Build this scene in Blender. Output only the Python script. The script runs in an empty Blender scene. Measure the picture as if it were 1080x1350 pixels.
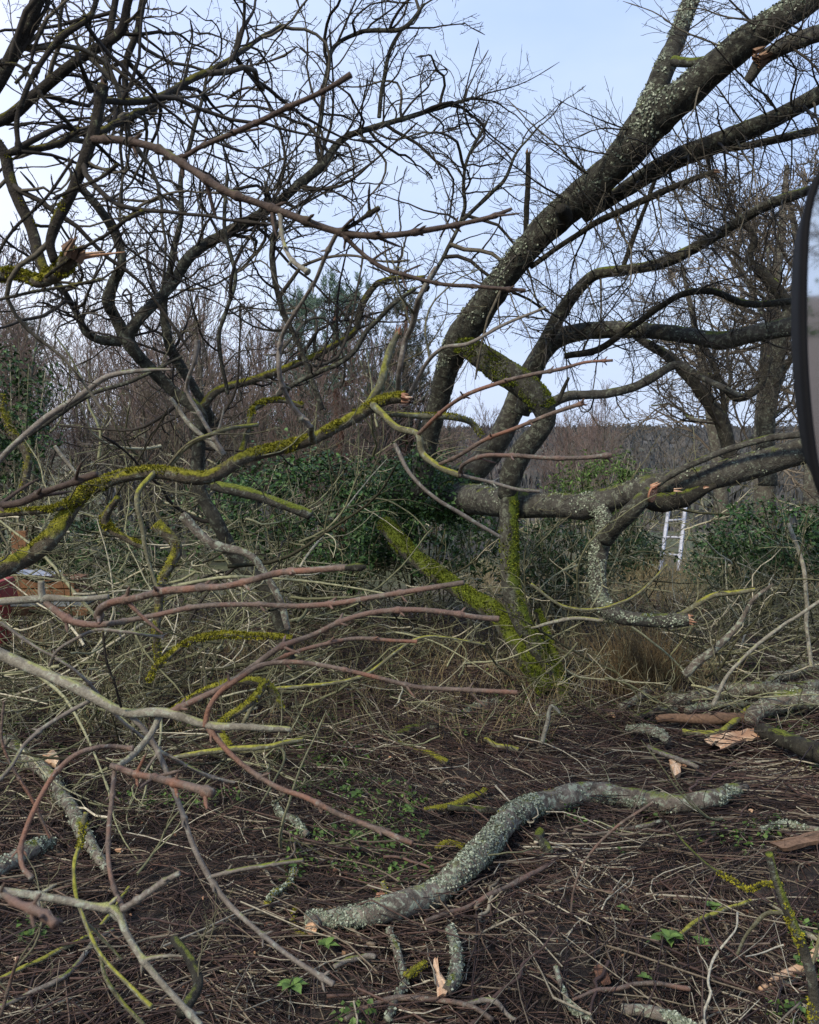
import bpy, math, random
import numpy as np
from mathutils import Matrix, Vector

rng = np.random.default_rng(7)
random.seed(7)
PI = math.pi
scene = bpy.context.scene
COL = scene.collection

# ------------------------------------------------------------------ camera, world, sun, exposure
F = 1169.0                      # focal length in pixels of the 1080 px wide photograph
CAM = np.array([0.0, 0.0, 2.0])
HORIZON = 578.0
PITCH = math.atan((675 - HORIZON) / F)
cam_d = bpy.data.cameras.new('camera')
cam = bpy.data.objects.new('camera', cam_d)
COL.objects.link(cam)
cam.location = CAM
cam.rotation_euler = (PI / 2 - PITCH, 0, 0)
cam_d.sensor_fit = 'HORIZONTAL'
cam_d.sensor_width = 36
cam_d.lens = 36 * F / 1080
cam_d.clip_start = 0.05
cam_d.clip_end = 3000
cam_d.dof.use_dof = True
cam_d.dof.focus_distance = 5.0
cam_d.dof.aperture_fstop = 13.0
scene.camera = cam

w = bpy.data.worlds.new('World')
scene.world = w
w.use_nodes = True
nt = w.node_tree
nt.nodes.clear()
out = nt.nodes.new('ShaderNodeOutputWorld')
bg = nt.nodes.new('ShaderNodeBackground')
bg.inputs['Strength'].default_value = 0.1
sky = nt.nodes.new('ShaderNodeTexSky')
sky.sky_type = 'NISHITA'
sky.sun_disc = False
sky.sun_elevation = math.radians(28)
sky.sun_rotation = math.radians(-35)
sky.dust_density = 3.0
sky.air_density = 1.2
tc = nt.nodes.new('ShaderNodeTexCoord')
mp = nt.nodes.new('ShaderNodeMapping')
mp.inputs['Scale'].default_value = (1, 1, 2.2)
nz = nt.nodes.new('ShaderNodeTexNoise')
nz.inputs['Scale'].default_value = 2.3
nz.inputs['Detail'].default_value = 5
nz.inputs['Roughness'].default_value = 0.5
rp = nt.nodes.new('ShaderNodeValToRGB')
rp.color_ramp.elements[0].position = 0.38
rp.color_ramp.elements[0].color = (4.3, 6.0, 10.1, 1)
rp.color_ramp.elements[1].position = 0.66
rp.color_ramp.elements[1].color = (5.9, 7.3, 10.0, 1)
# lighter towards the horizon, as under a thin high overcast
sx = nt.nodes.new('ShaderNodeSeparateXYZ')
mr = nt.nodes.new('ShaderNodeMapRange')
mr.inputs['From Min'].default_value = 0.0
mr.inputs['From Max'].default_value = 0.30
mr.inputs['To Min'].default_value = 0.65
mr.inputs['To Max'].default_value = 0.0
m1 = nt.nodes.new('ShaderNodeMix'); m1.data_type = 'RGBA'
m1.inputs['B'].default_value = (7.2, 8.3, 10.2, 1)
m2 = nt.nodes.new('ShaderNodeMix'); m2.data_type = 'RGBA'
m2.inputs['Factor'].default_value = 0.88
L = nt.links
L.new(tc.outputs['Generated'], mp.inputs['Vector'])
L.new(mp.outputs['Vector'], nz.inputs['Vector'])
L.new(nz.outputs['Fac'], rp.inputs['Fac'])
L.new(tc.outputs['Generated'], sx.inputs['Vector'])
L.new(sx.outputs['Z'], mr.inputs['Value'])
L.new(mr.outputs['Result'], m1.inputs['Factor'])
L.new(rp.outputs['Color'], m1.inputs['A'])
L.new(sky.outputs['Color'], m2.inputs['A'])
L.new(m1.outputs['Result'], m2.inputs['B'])
L.new(m2.outputs['Result'], bg.inputs['Color'])
L.new(bg.outputs['Background'], out.inputs['Surface'])

sun_d = bpy.data.lights.new('sun', 'SUN')
sun_d.energy = 3.7
sun_d.angle = math.radians(11)
sun_d.color = (1.0, 0.90, 0.74)
sun = bpy.data.objects.new('sun', sun_d)
COL.objects.link(sun)
sun.rotation_euler = (math.radians(48), 0, math.radians(-40))   # high and from behind the left shoulder
scene.view_settings.view_transform = 'Standard'
scene.view_settings.look = 'None'
scene.view_settings.gamma = 1
scene.view_settings.exposure = 0.22
scene.view_settings.use_curve_mapping = False
scene.render.engine = 'CYCLES'
scene.cycles.max_bounces = 5
scene.cycles.diffuse_bounces = 2
scene.cycles.transparent_max_bounces = 4

# ------------------------------------------------------------------ maths helpers
FWD = np.array([0, math.cos(PITCH), -math.sin(PITCH)])
UP = np.array([0, math.sin(PITCH), math.cos(PITCH)])


def ray(px, py):
    return (px - 540) / F * np.array([1.0, 0, 0]) - (py - 675) / F * UP + FWD


def P(px, py, Y):
    """point of the place that stands Y metres ahead of the camera on the line of sight px, py"""
    d = ray(px, py)
    return CAM + d * (Y / d[1])


def vnoise(p, scale=1.0, seed=0):
    """smooth value noise in -1..1"""
    p = np.asarray(p, dtype=np.float64) * scale + seed * 17.13 + 1000.0
    i = np.floor(p).astype(np.int64)
    f = p - i
    f = f * f * (3 - 2 * f)

    def h(a, b, c):
        n = (a * 73856093) ^ (b * 19349663) ^ (c * 83492791)
        n = (n ^ (n >> 13)) * 1274126177
        n = n & 0x7fffffff
        n = (n ^ (n >> 11)) & 0xffff
        return n / 32767.5 - 1.0
    r = 0
    for dx in (0, 1):
        wx = f[..., 0] if dx else 1 - f[..., 0]
        for dy in (0, 1):
            wy = f[..., 1] if dy else 1 - f[..., 1]
            for dz in (0, 1):
                wz = f[..., 2] if dz else 1 - f[..., 2]
                r = r + wx * wy * wz * h(i[..., 0] + dx, i[..., 1] + dy, i[..., 2] + dz)
    return r


def gz(x, y):
    """height of the ground"""
    x = np.asarray(x, dtype=np.float64); y = np.asarray(y, dtype=np.float64)
    x, y = np.broadcast_arrays(x, y)
    p = np.stack([x, y, np.zeros_like(x)], -1)
    near = np.clip(1 - (np.abs(y) - 40) / 40, 0, 1)
    z = near * (0.05 * vnoise(p, 0.9, 1) + 0.022 * vnoise(p, 3.1, 2)) + 0.006 * near * vnoise(p, 9.0, 3)
    z = z - 0.07 * np.clip(y - 8.5, 0, 34)
    z = z - 0.03 * np.clip(-y - 6, 0, 30)
    return z


def G(px, py, lift=0.0):
    """ground point seen at px, py"""
    d = ray(px, py)
    Y = 4.0
    for _ in range(25):
        p = CAM + d * (Y / d[1])
        z = float(gz(p[0], p[1])) + lift
        t = (CAM[2] - z) / max(-d[2], 1e-4)
        Y = 0.5 * Y + 0.5 * t * d[1]
    p = CAM + d * (Y / d[1])
    return p


def GY(px, py, lift=0.0):
    return float(G(px, py, lift)[1])


def unit(v):
    v = np.asarray(v, dtype=np.float64)
    return v / (np.linalg.norm(v, axis=-1, keepdims=True) + 1e-12)


def catmull(pts, n):
    pts = np.asarray(pts, dtype=np.float64)
    m = len(pts)
    if m == 2:
        t = np.linspace(0, 1, n)[:, None]
        return pts[0] * (1 - t) + pts[1] * t
    seg = np.linalg.norm(np.diff(pts[:, :3], axis=0), axis=1) + 1e-9
    s = np.concatenate([[0], np.cumsum(seg)])
    q = np.linspace(0, s[-1], n)
    i = np.clip(np.searchsorted(s, q, side='right') - 1, 0, m - 2)
    t = ((q - s[i]) / seg[i])[:, None]
    e = np.vstack([2 * pts[0] - pts[1], pts, 2 * pts[-1] - pts[-2]])
    sg = np.concatenate([[seg[0]], seg, [seg[-1]]])
    p0, p1, p2, p3 = e[i], e[i + 1], e[i + 2], e[i + 3]
    d0, d1, d2 = sg[i][:, None], sg[i + 1][:, None], sg[i + 2][:, None]
    t1 = (p1 - p0) / d0 - (p2 - p0) / (d0 + d1) + (p2 - p1) / d1
    t2 = (p2 - p1) / d1 - (p3 - p1) / (d1 + d2) + (p3 - p2) / d2
    t1 = t1 * d1; t2 = t2 * d1
    return ((2 * t ** 3 - 3 * t ** 2 + 1) * p1 + (t ** 3 - 2 * t ** 2 + t) * t1
            + (-2 * t ** 3 + 3 * t ** 2) * p2 + (t ** 3 - t ** 2) * t2)


# ------------------------------------------------------------------ mesh helpers
class Mesh:
    """collects vertices, quads / n-gons and one tint per vertex, links them as ONE object"""
    def __init__(s):
        s.v = []; s.t = []; s.q = []; s.n = 0; s.ng = []

    def quads(s, v, q, tint):
        v = np.asarray(v, dtype=np.float64).reshape(-1, 3)
        s.v.append(v); s.q.append(np.asarray(q).reshape(-1, 4) + s.n)
        tt = np.empty(len(v)); tt[:] = tint
        s.t.append(tt); s.n += len(v)

    def tris(s, v, f, tint=0.5):
        v = np.asarray(v, dtype=np.float64).reshape(-1, 3)
        f = np.asarray(f) + s.n
        s.v.append(v)
        s.ng.append(f)
        tt = np.empty(len(v)); tt[:] = tint
        s.t.append(tt); s.n += len(v)

    def tubes(s, Pt, R, k=4, tint=0.5, disp=None, caps=False):
        Pt = np.asarray(Pt, dtype=np.float64); R = np.asarray(R, dtype=np.float64)
        if Pt.ndim == 2:
            Pt = Pt[None]; R = R[None]
        T, N, _ = Pt.shape
        tan = np.gradient(Pt, axis=1)
        tan = unit(tan)
        a = np.argmin(np.abs(tan[:, 0]), axis=1)
        ref = np.eye(3)[a]
        U = np.zeros_like(Pt)
        u = unit(ref - np.sum(ref * tan[:, 0], -1, keepdims=True) * tan[:, 0])
        U[:, 0] = u
        for i in range(1, N):
            u = unit(u - np.sum(u * tan[:, i], -1, keepdims=True) * tan[:, i])
            U[:, i] = u
        W = np.cross(tan, U)
        ang = np.arange(k) * 2 * PI / k
        D = U[:, :, None] * np.cos(ang)[None, None, :, None] + W[:, :, None] * np.sin(ang)[None, None, :, None]
        V = Pt[:, :, None] + R[:, :, None, None] * D
        if disp is not None:
            V = V + D * (R[:, :, None] * disp(V, R[:, :, None] + 0 * D[..., 0]))[..., None]
        i, j = np.meshgrid(np.arange(N - 1), np.arange(k), indexing='ij')
        j2 = (j + 1) % k
        q = np.stack([i * k + j, i * k + j2, (i + 1) * k + j2, (i + 1) * k + j], -1).reshape(-1, 4)
        q = (q[None] + (np.arange(T) * N * k)[:, None, None]).reshape(-1, 4)
        tt = np.empty((T,)); tt[:] = tint
        base = s.n
        s.quads(V, q, np.repeat(tt, N * k))
        if caps:
            for b in range(T):
                s.ng.append((base + b * N * k + np.arange(k)[::-1])[None])
                s.ng.append((base + b * N * k + (N - 1) * k + np.arange(k))[None])
        return V

    def mesh(s, name, mat, smooth=True):
        me = bpy.data.meshes.new(name)
        v = np.concatenate(s.v)
        t = np.concatenate(s.t)
        loops = []; starts = []; pos = 0
        if s.q:
            q = np.concatenate(s.q)
            loops.append(q.reshape(-1)); starts.append(pos + 4 * np.arange(len(q))); pos += 4 * len(q)
        for g in s.ng:
            g = np.asarray(g)
            loops.append(g.reshape(-1)); starts.append(pos + g.shape[1] * np.arange(len(g))); pos += g.size
        loops = np.concatenate(loops).astype(np.int32); starts = np.concatenate(starts).astype(np.int32)
        me.vertices.add(len(v)); me.vertices.foreach_set('co', v.astype(np.float32).ravel())
        me.loops.add(len(loops)); me.loops.foreach_set('vertex_index', loops)
        me.polygons.add(len(starts)); me.polygons.foreach_set('loop_start', starts)
        me.update(calc_edges=True)
        me.polygons.foreach_set('use_smooth', np.full(len(starts), smooth))
        at = me.attributes.new('tint', 'FLOAT', 'POINT')
        at.data.foreach_set('value', t.astype(np.float32))
        for m in (mat if isinstance(mat, (list, tuple)) else [mat]):
            me.materials.append(m)
        return me

    def build(s, name, mat, parent=None, smooth=True):
        return link(name, s.mesh(name, mat, smooth), parent)


def world_of(o):
    m = o.matrix_parent_inverse @ o.matrix_basis if o.parent else o.matrix_basis.copy()
    if o.parent:
        m = world_of(o.parent) @ m
    return m


def link(name, me, parent=None, mw=None):
    o = bpy.data.objects.new(name, me)
    COL.objects.link(o)
    if parent is not None:
        o.parent = parent
        o.matrix_parent_inverse = world_of(parent).inverted()
    if mw is not None:
        o.matrix_basis = mw
    return o


def tag(o, label=None, cat=None, group=None, kind=None):
    if label: o['label'] = label
    if cat: o['category'] = cat
    if group: o['group'] = group
    if kind: o['kind'] = kind
    return o


def thing(name, label, cat, loc, group=None):
    o = bpy.data.objects.new(name, None)
    COL.objects.link(o)
    o.location = Vector([float(c) for c in loc])
    o.empty_display_size = 0.1
    return tag(o, label, cat, group)


# ------------------------------------------------------------------ materials
def nodes(name):
    m = bpy.data.materials.new(name)
    m.use_nodes = True
    n = m.node_tree
    n.nodes.clear()
    o = n.nodes.new('ShaderNodeOutputMaterial')
    b = n.nodes.new('ShaderNodeBsdfPrincipled')
    n.links.new(b.outputs[0], o.inputs[0])
    return m, n, b


def N(n, t, **kw):
    x = n.nodes.new(t)
    for k, v in kw.items():
        setattr(x, k, v)
    return x


def noise(n, scale, detail=4, rough=0.55, coord=None, dist=0.0):
    x = N(n, 'ShaderNodeTexNoise')
    x.inputs['Scale'].default_value = scale
    x.inputs['Detail'].default_value = detail
    x.inputs['Roughness'].default_value = rough
    x.inputs['Distortion'].default_value = dist
    if coord: n.links.new(coord, x.inputs['Vector'])
    return x.outputs['Fac']


def ramp(n, fac, stops, interp='LINEAR'):
    r = N(n, 'ShaderNodeValToRGB')
    r.color_ramp.interpolation = interp
    e = r.color_ramp.elements
    while len(e) < len(stops): e.new(0.5)
    for i, (p, c) in enumerate(stops):
        e[i].position = p
        e[i].color = tuple(c) + (1,) if not isinstance(c, (int, float)) else (c, c, c, 1)
    n.links.new(fac, r.inputs['Fac'])
    return r.outputs['Color']


def mix(n, fac, a, b, blend='MIX'):
    x = N(n, 'ShaderNodeMix', data_type='RGBA', blend_type=blend)
    for s, v in (('Factor', fac), ('A', a), ('B', b)):
        sk = [i for i in x.inputs if i.name == s and i.enabled][0] if s == 'Factor' else x.inputs[s] if False else None
    fs = x.inputs[0]; A = x.inputs[6]; B = x.inputs[7]
    for sk, v in ((fs, fac), (A, a), (B, b)):
        if isinstance(v, (int, float)): sk.default_value = v if sk is fs else (v, v, v, 1)
        elif isinstance(v, tuple): sk.default_value = v + (1,)
        else: n.links.new(v, sk)
    return x.outputs[2]


def math_(n, op, a, b=None, clamp=False):
    x = N(n, 'ShaderNodeMath', operation=op, use_clamp=clamp)
    for i, v in enumerate((a, b)):
        if v is None: continue
        if isinstance(v, (int, float)): x.inputs[i].default_value = v
        else: n.links.new(v, x.inputs[i])
    return x.outputs[0]


def bump(n, b, height, strength, dist=0.01):
    x = N(n, 'ShaderNodeBump')
    x.inputs['Strength'].default_value = strength
    x.inputs['Distance'].default_value = dist
    n.links.new(height, x.inputs['Height'])
    n.links.new(x.outputs[0], b.inputs['Normal'])


def tint_of(n):
    a = N(n, 'ShaderNodeAttribute', attribute_name='tint')
    return a.outputs['Fac']


def bark(name, dark, light, lichen=0.5, lichen_col=(0.24, 0.27, 0.21), moss=0.0, moss_dir=(0, 0, 1),
         moss_col=((0.07, 0.09, 0.012), (0.20, 0.23, 0.03)), scale=1.0, rough=0.9, bstr=0.8, red=None):
    m, n, b = nodes(name)
    co = N(n, 'ShaderNodeTexCoord').outputs['Object']
    f1 = noise(n, 14 * scale, 6, 0.65, co)
    f2 = noise(n, 90 * scale, 4, 0.7, co)
    c = mix(n, ramp(n, f1, [(0.32, 0.0), (0.68, 1.0)]), dark, light)
    c = mix(n, ramp(n, f2, [(0.35, 0.55), (0.7, 1.0)]), (0.0, 0.0, 0.0), c)
    if red:
        c = mix(n, ramp(n, noise(n, 9, 5, 0.65, co), [(0.46, 0.0), (0.62, 0.9)]), c, red)
    # crusty lichen patches
    l = noise(n, 28 * scale, 7, 0.72, co, 0.6)
    lm = ramp(n, l, [(0.62 - 0.2 * lichen, 0.0), (0.67 - 0.2 * lichen, 1.0)])
    lc = mix(n, f2, lichen_col, tuple(x * 0.55 for x in lichen_col))
    c = mix(n, lm, c, lc)
    h = math_(n, 'ADD', math_(n, 'MULTIPLY', f1, 0.6), math_(n, 'MULTIPLY', f2, 0.5))
    h = math_(n, 'ADD', h, math_(n, 'MULTIPLY', l, 0.5))
    if moss > 0:
        g = N(n, 'ShaderNodeNewGeometry')
        dp = N(n, 'ShaderNodeVectorMath', operation='DOT_PRODUCT')
        dp.inputs[1].default_value = Vector(moss_dir).normalized()
        n.links.new(g.outputs['Normal'], dp.inputs[0])
        mn = noise(n, 7 * scale, 5, 0.6, co)
        s = math_(n, 'ADD', math_(n, 'MULTIPLY', dp.outputs['Value'], 0.35), mn)
        mm = ramp(n, s, [(0.86 - 0.45 * moss, 0.0), (0.98 - 0.45 * moss, 1.0)])
        mc = mix(n, ramp(n, noise(n, 60, 5, 0.7, co), [(0.35, 0.0), (0.65, 1.0)]), moss_col[0], moss_col[1])
        c = mix(n, mm, c, mc)
        h = math_(n, 'ADD', h, math_(n, 'MULTIPLY', math_(n, 'MULTIPLY', mm, noise(n, 130, 3, 0.7, co)), 1.0))
    tt = math_(n, 'ADD', math_(n, 'MULTIPLY', tint_of(n), 0.6), 0.7)
    c = mix(n, 1.0, c, tt, 'MULTIPLY')
    n.links.new(c, b.inputs['Base Color'])
    b.inputs['Roughness'].default_value = rough
    b.inputs['Specular IOR Level'].default_value = 0.25
    bump(n, b, h, bstr, 0.02)
    return m


def tinted(name, stops, rough=0.85, fine=60, var=0.5, spec=0.2, bstr=0.3):
    """colour picked per piece by its tint, with fine grain on top"""
    m, n, b = nodes(name)
    co = N(n, 'ShaderNodeTexCoord').outputs['Object']
    c = ramp(n, tint_of(n), stops)
    f = noise(n, fine, 4, 0.65, co)
    c = mix(n, 1.0, c, ramp(n, f, [(0.3, 1 - var), (0.7, 1 + var * 0.6)]), 'MULTIPLY')
    n.links.new(c, b.inputs['Base Color'])
    b.inputs['Roughness'].default_value = rough
    b.inputs['Specular IOR Level'].default_value = spec
    bump(n, b, f, bstr, 0.004)
    return m


M = {}
M['trunk'] = bark('lichened_bark', (0.022, 0.020, 0.015), (0.085, 0.08, 0.06), 0.42, (0.15, 0.16, 0.115), 0.2, bstr=1.0)
M['trunk_dark'] = bark('dark_bark', (0.018, 0.016, 0.012), (0.06, 0.055, 0.04), 0.2, (0.11, 0.115, 0.08), 0.2, bstr=1.0)
M['trunk_grey'] = bark('grey_bark', (0.045, 0.041, 0.033), (0.13, 0.122, 0.10), 0.42, (0.20, 0.21, 0.155), 0.12, bstr=1.0)
M['trunk_moss'] = bark('mossy_bark', (0.045, 0.042, 0.03), (0.11, 0.10, 0.08), 0.3, (0.2, 0.22, 0.17), 0.72)
M['prop_moss'] = bark('very_mossy_bark', (0.045, 0.042, 0.03), (0.11, 0.10, 0.07), 0.3, (0.2, 0.22, 0.17), 0.78,
                      (0.3, -0.5, 1), ((0.04, 0.055, 0.006), (0.15, 0.185, 0.018)))
M['stub_moss'] = bark('bark_mossy_on_one_side', (0.035, 0.032, 0.025), (0.11, 0.105, 0.08), 0.5, (0.17, 0.18, 0.13), 0.62,
                      (1, -0.4, 0.1), ((0.05, 0.07, 0.01), (0.13, 0.17, 0.02)))
M['near_dark'] = bark('near_dark_bark', (0.02, 0.016, 0.012), (0.06, 0.05, 0.036), 0.1, (0.16, 0.17, 0.10), 0.48,
                      (0, 0, 1), ((0.06, 0.06, 0.01), (0.16, 0.14, 0.02)), scale=1.6)
M['near_brown'] = bark('near_brown_bark', (0.05, 0.033, 0.024), (0.12, 0.08, 0.058), 0.05, (0.2, 0.2, 0.14), 0.12,
                       (0, 0, 1), ((0.08, 0.08, 0.02), (0.17, 0.16, 0.04)), scale=1.6, rough=0.65, bstr=0.4)
M['moss_branch'] = bark('yellow_mossy_bark', (0.07, 0.055, 0.035), (0.17, 0.145, 0.10), 0.35, (0.25, 0.265, 0.19), 0.56,
                        (0, -0.25, 1), ((0.09, 0.09, 0.01), (0.32, 0.30, 0.03)), scale=1.5)
M['olive'] = bark('olive_green_bark', (0.11, 0.10, 0.055), (0.23, 0.22, 0.14), 0.3, (0.28, 0.30, 0.22), 0.45,
                  (0, 0, 1), ((0.14, 0.14, 0.02), (0.30, 0.29, 0.05)), scale=1.8, bstr=0.4)
M['pale'] = bark('pale_green_grey_bark', (0.17, 0.15, 0.11), (0.35, 0.32, 0.25), 0.35, (0.38, 0.40, 0.30), 0.2,
                 (0, 0, 1), ((0.2, 0.21, 0.07), (0.32, 0.32, 0.12)), scale=1.8, rough=0.7, bstr=0.45)
M['shoot'] = bark('red_brown_shoot', (0.085, 0.062, 0.048), (0.21, 0.165, 0.13), 0.15, (0.25, 0.25, 0.19), 0,
                  scale=1.6, rough=0.5, bstr=0.5, red=(0.16, 0.09, 0.065))
M['shoot_red'] = bark('reddish_shoot', (0.08, 0.055, 0.042), (0.23, 0.17, 0.13), 0.12, (0.28, 0.26, 0.21), 0,
                      scale=1.6, rough=0.5, bstr=0.5, red=(0.21, 0.10, 0.062))
M['shoot_grey'] = bark('grey_brown_shoot', (0.14, 0.115, 0.09), (0.27, 0.235, 0.195), 0.3, (0.30, 0.31, 0.25), 0.12,
                       scale=1.6, rough=0.6, bstr=0.35)
M['log'] = bark('log_bark', (0.07, 0.058, 0.044), (0.28, 0.235, 0.185), 0.5, (0.34, 0.37, 0.27), 0.04, scale=1.0)
M['twig'] = tinted('dark_twig_bark', [(0.0, (0.022, 0.018, 0.014)), (0.6, (0.055, 0.047, 0.036)), (1.0, (0.12, 0.105, 0.075))])
M['twig_green'] = tinted('olive_twig_bark', [(0.0, (0.07, 0.06, 0.035)), (0.6, (0.16, 0.15, 0.09)), (1.0, (0.27, 0.26, 0.15))])
M['brush'] = tinted('dead_brush_bark', [(0.0, (0.025, 0.022, 0.012)), (0.4, (0.095, 0.092, 0.048)), (0.75, (0.23, 0.23, 0.125)),
                                       (1.0, (0.50, 0.45, 0.33))])
M['litter'] = tinted('ground_twig_bark', [(0.0, (0.012, 0.008, 0.007)), (0.35, (0.045, 0.026, 0.021)), (0.62, (0.105, 0.062, 0.046)),
                                          (0.86, (0.18, 0.15, 0.10)), (1.0, (0.42, 0.38, 0.28))], rough=0.7, spec=0.35)
M['straw'] = tinted('dry_grass_straw', [(0.0, (0.16, 0.12, 0.06)), (1.0, (0.42, 0.34, 0.18))])
M['far_twig'] = tinted('far_tree_bark', [(0.0, (0.09, 0.072, 0.052)), (1.0, (0.22, 0.185, 0.14))])
M['far_twig_purple'] = tinted('far_birch_twigs', [(0.0, (0.12, 0.08, 0.065)), (1.0, (0.25, 0.19, 0.165))])
M['far_trunk'] = bark('far_trunk_bark', (0.06, 0.052, 0.042), (0.15, 0.135, 0.11), 0.4, (0.2, 0.22, 0.16), 0.2, scale=0.5)
M['pine_bark'] = bark('pine_bark', (0.11, 0.055, 0.035), (0.24, 0.13, 0.09), 0.0, scale=0.5)
M['needle'] = tinted('pine_needles', [(0.0, (0.045, 0.08, 0.055)), (1.0, (0.16, 0.23, 0.17))])
M['ivy'] = tinted('ivy_leaf', [(0.0, (0.010, 0.030, 0.006)), (0.7, (0.036, 0.088, 0.018)), (1.0, (0.10, 0.18, 0.05))], rough=0.5, spec=0.3, fine=20)
M['leaf_dark'] = tinted('dark_shrub_leaf', [(0.0, (0.012, 0.030, 0.008)), (0.8, (0.045, 0.09, 0.024)), (1.0, (0.14, 0.20, 0.09))], rough=0.5, spec=0.35, fine=20)
M['leaf_green'] = tinted('fresh_green_leaf', [(0.0, (0.03, 0.06, 0.012)), (1.0, (0.13, 0.21, 0.05))], rough=0.5, fine=20)
M['moss'] = tinted('moss_tuft', [(0.0, (0.045, 0.06, 0.006)), (0.5, (0.12, 0.15, 0.014)), (1.0, (0.25, 0.28, 0.03))])
M['moss_yellow'] = tinted('yellow_moss_tuft', [(0.0, (0.08, 0.078, 0.008)), (0.5, (0.22, 0.21, 0.018)), (1.0, (0.44, 0.40, 0.04))])
M['lichen'] = tinted('leafy_lichen', [(0.0, (0.11, 0.13, 0.085)), (0.6, (0.23, 0.26, 0.185)), (1.0, (0.42, 0.45, 0.34))])
M['wood'] = tinted('fresh_split_wood', [(0.0, (0.42, 0.22, 0.12)), (0.5, (0.55, 0.36, 0.22)), (1.0, (0.68, 0.52, 0.36))], fine=90, var=0.3)
M['wood_orange'] = tinted('orange_split_wood', [(0.0, (0.22, 0.10, 0.06)), (0.6, (0.42, 0.23, 0.14)), (1.0, (0.60, 0.42, 0.28))], fine=90, var=0.35)
M['wood_old'] = tinted('old_rotten_wood', [(0.0, (0.09, 0.055, 0.035)), (1.0, (0.26, 0.16, 0.10))], fine=60, var=0.4)
M['dead_leaf'] = tinted('dead_leaf', [(0.0, (0.07, 0.035, 0.022)), (0.7, (0.16, 0.08, 0.05)), (1.0, (0.26, 0.16, 0.09))])

# ground
m, n, b = nodes('dark_earth')
co = N(n, 'ShaderNodeTexCoord').outputs['Object']
e1 = noise(n, 2.2, 8, 0.65, co); e2 = noise(n, 30, 6, 0.7, co); e3 = noise(n, 0.35, 5, 0.6, co)
c = mix(n, ramp(n, e1, [(0.35, 0.0), (0.7, 1.0)]), (0.009, 0.007, 0.006), (0.030, 0.021, 0.016))
c = mix(n, ramp(n, e2, [(0.45, 0.0), (0.75, 0.8)]), c, (0.10, 0.075, 0.05))
sp = N(n, 'ShaderNodeSeparateXYZ'); n.links.new(co, sp.inputs[0])
far = N(n, 'ShaderNodeMapRange'); far.inputs['From Min'].default_value = 9; far.inputs['From Max'].default_value = 16
n.links.new(sp.outputs['Y'], far.inputs['Value'])
grs = mix(n, ramp(n, e2, [(0.3, 0.0), (0.7, 1.0)]), (0.035, 0.045, 0.016), (0.10, 0.105, 0.04))
grs = mix(n, ramp(n, e3, [(0.45, 0.0), (0.6, 1.0)]), grs, (0.075, 0.055, 0.034))
c = mix(n, far.outputs[0], c, grs)
bk = N(n, 'ShaderNodeMapRange'); bk.inputs['From Min'].default_value = -9; bk.inputs['From Max'].default_value = -14
n.links.new(sp.outputs['Y'], bk.inputs['Value'])
c = mix(n, bk.outputs[0], c, mix(n, e1, (0.045, 0.03, 0.022), (0.10, 0.072, 0.055)))
n.links.new(c, b.inputs['Base Color'])
b.inputs['Roughness'].default_value = 0.9
bump(n, b, e2, 0.8, 0.03)
M['ground'] = m

m, n, b = nodes('hazed_wooded_hill')
co = N(n, 'ShaderNodeTexCoord').outputs['Object']
h1 = noise(n, 0.03, 8, 0.7, co)
c = mix(n, ramp(n, h1, [(0.4, 0.0), (0.6, 1.0)]), (0.05, 0.055, 0.062), (0.10, 0.095, 0.085))  # no air volume: the blue of distance haze is painted into the hill colour
n.links.new(c, b.inputs['Base Color'])
b.inputs['Roughness'].default_value = 1
M['hill'] = m


def plain(name, col, rough=0.5, metal=0.0, spec=0.5, var=0.15):
    m, n, b = nodes(name)
    co = N(n, 'ShaderNodeTexCoord').outputs['Object']
    f = noise(n, 25, 5, 0.6, co)
    c = mix(n, 1.0, col, ramp(n, f, [(0.3, 1 - var), (0.7, 1 + var)]), 'MULTIPLY')
    n.links.new(c, b.inputs['Base Color'])
    b.inputs['Roughness'].default_value = rough
    b.inputs['Metallic'].default_value = metal
    b.inputs['Specular IOR Level'].default_value = spec
    return m


M['plastic'] = plain('black_plastic', (0.006, 0.006, 0.007), 0.7, spec=0.15)
M['glass'] = plain('mirror_glass', (0.80, 0.82, 0.84), 0.03, 1.0, var=0.0)
M['alu'] = plain('white_aluminium', (0.60, 0.60, 0.63), 0.4, 0.3, var=0.3)
M['red'] = plain('red_paint', (0.26, 0.04, 0.035), 0.6)
M['board'] = plain('brown_board', (0.16, 0.075, 0.03), 0.8, var=0.4)
M['sheet'] = plain('white_plastic_sheet', (0.42, 0.43, 0.46), 0.5)
M['slate'] = plain('blue_grey_board', (0.16, 0.18, 0.19), 0.7)

# ------------------------------------------------------------------ the ground and hills
def grid(name, xs, ys, zf, mat):
    X, Y = np.meshgrid(xs, ys)
    Z = zf(X, Y)
    V = np.stack([X, Y, Z], -1)
    nx, ny = len(xs), len(ys)
    i, j = np.meshgrid(np.arange(ny - 1), np.arange(nx - 1), indexing='ij')
    q = np.stack([i * nx + j, i * nx + j + 1, (i + 1) * nx + j + 1, (i + 1) * nx + j], -1)
    me = Mesh(); me.quads(V, q, 0.5)
    return tag(me.build(name, mat), kind='structure')


ax = np.concatenate([-np.geomspace(900, 7, 26), np.linspace(-6.5, 6.5, 170), np.geomspace(7, 900, 26)])
ay = np.concatenate([-np.geomspace(900, 2, 26), np.linspace(-1.5, 14, 200), np.geomspace(14.4, 1400, 50)])
grid('ground', ax, ay, lambda X, Y: gz(X, Y), M['ground'])
hx = np.linspace(-500, 700, 220); hy = np.linspace(380, 620, 14)


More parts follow.
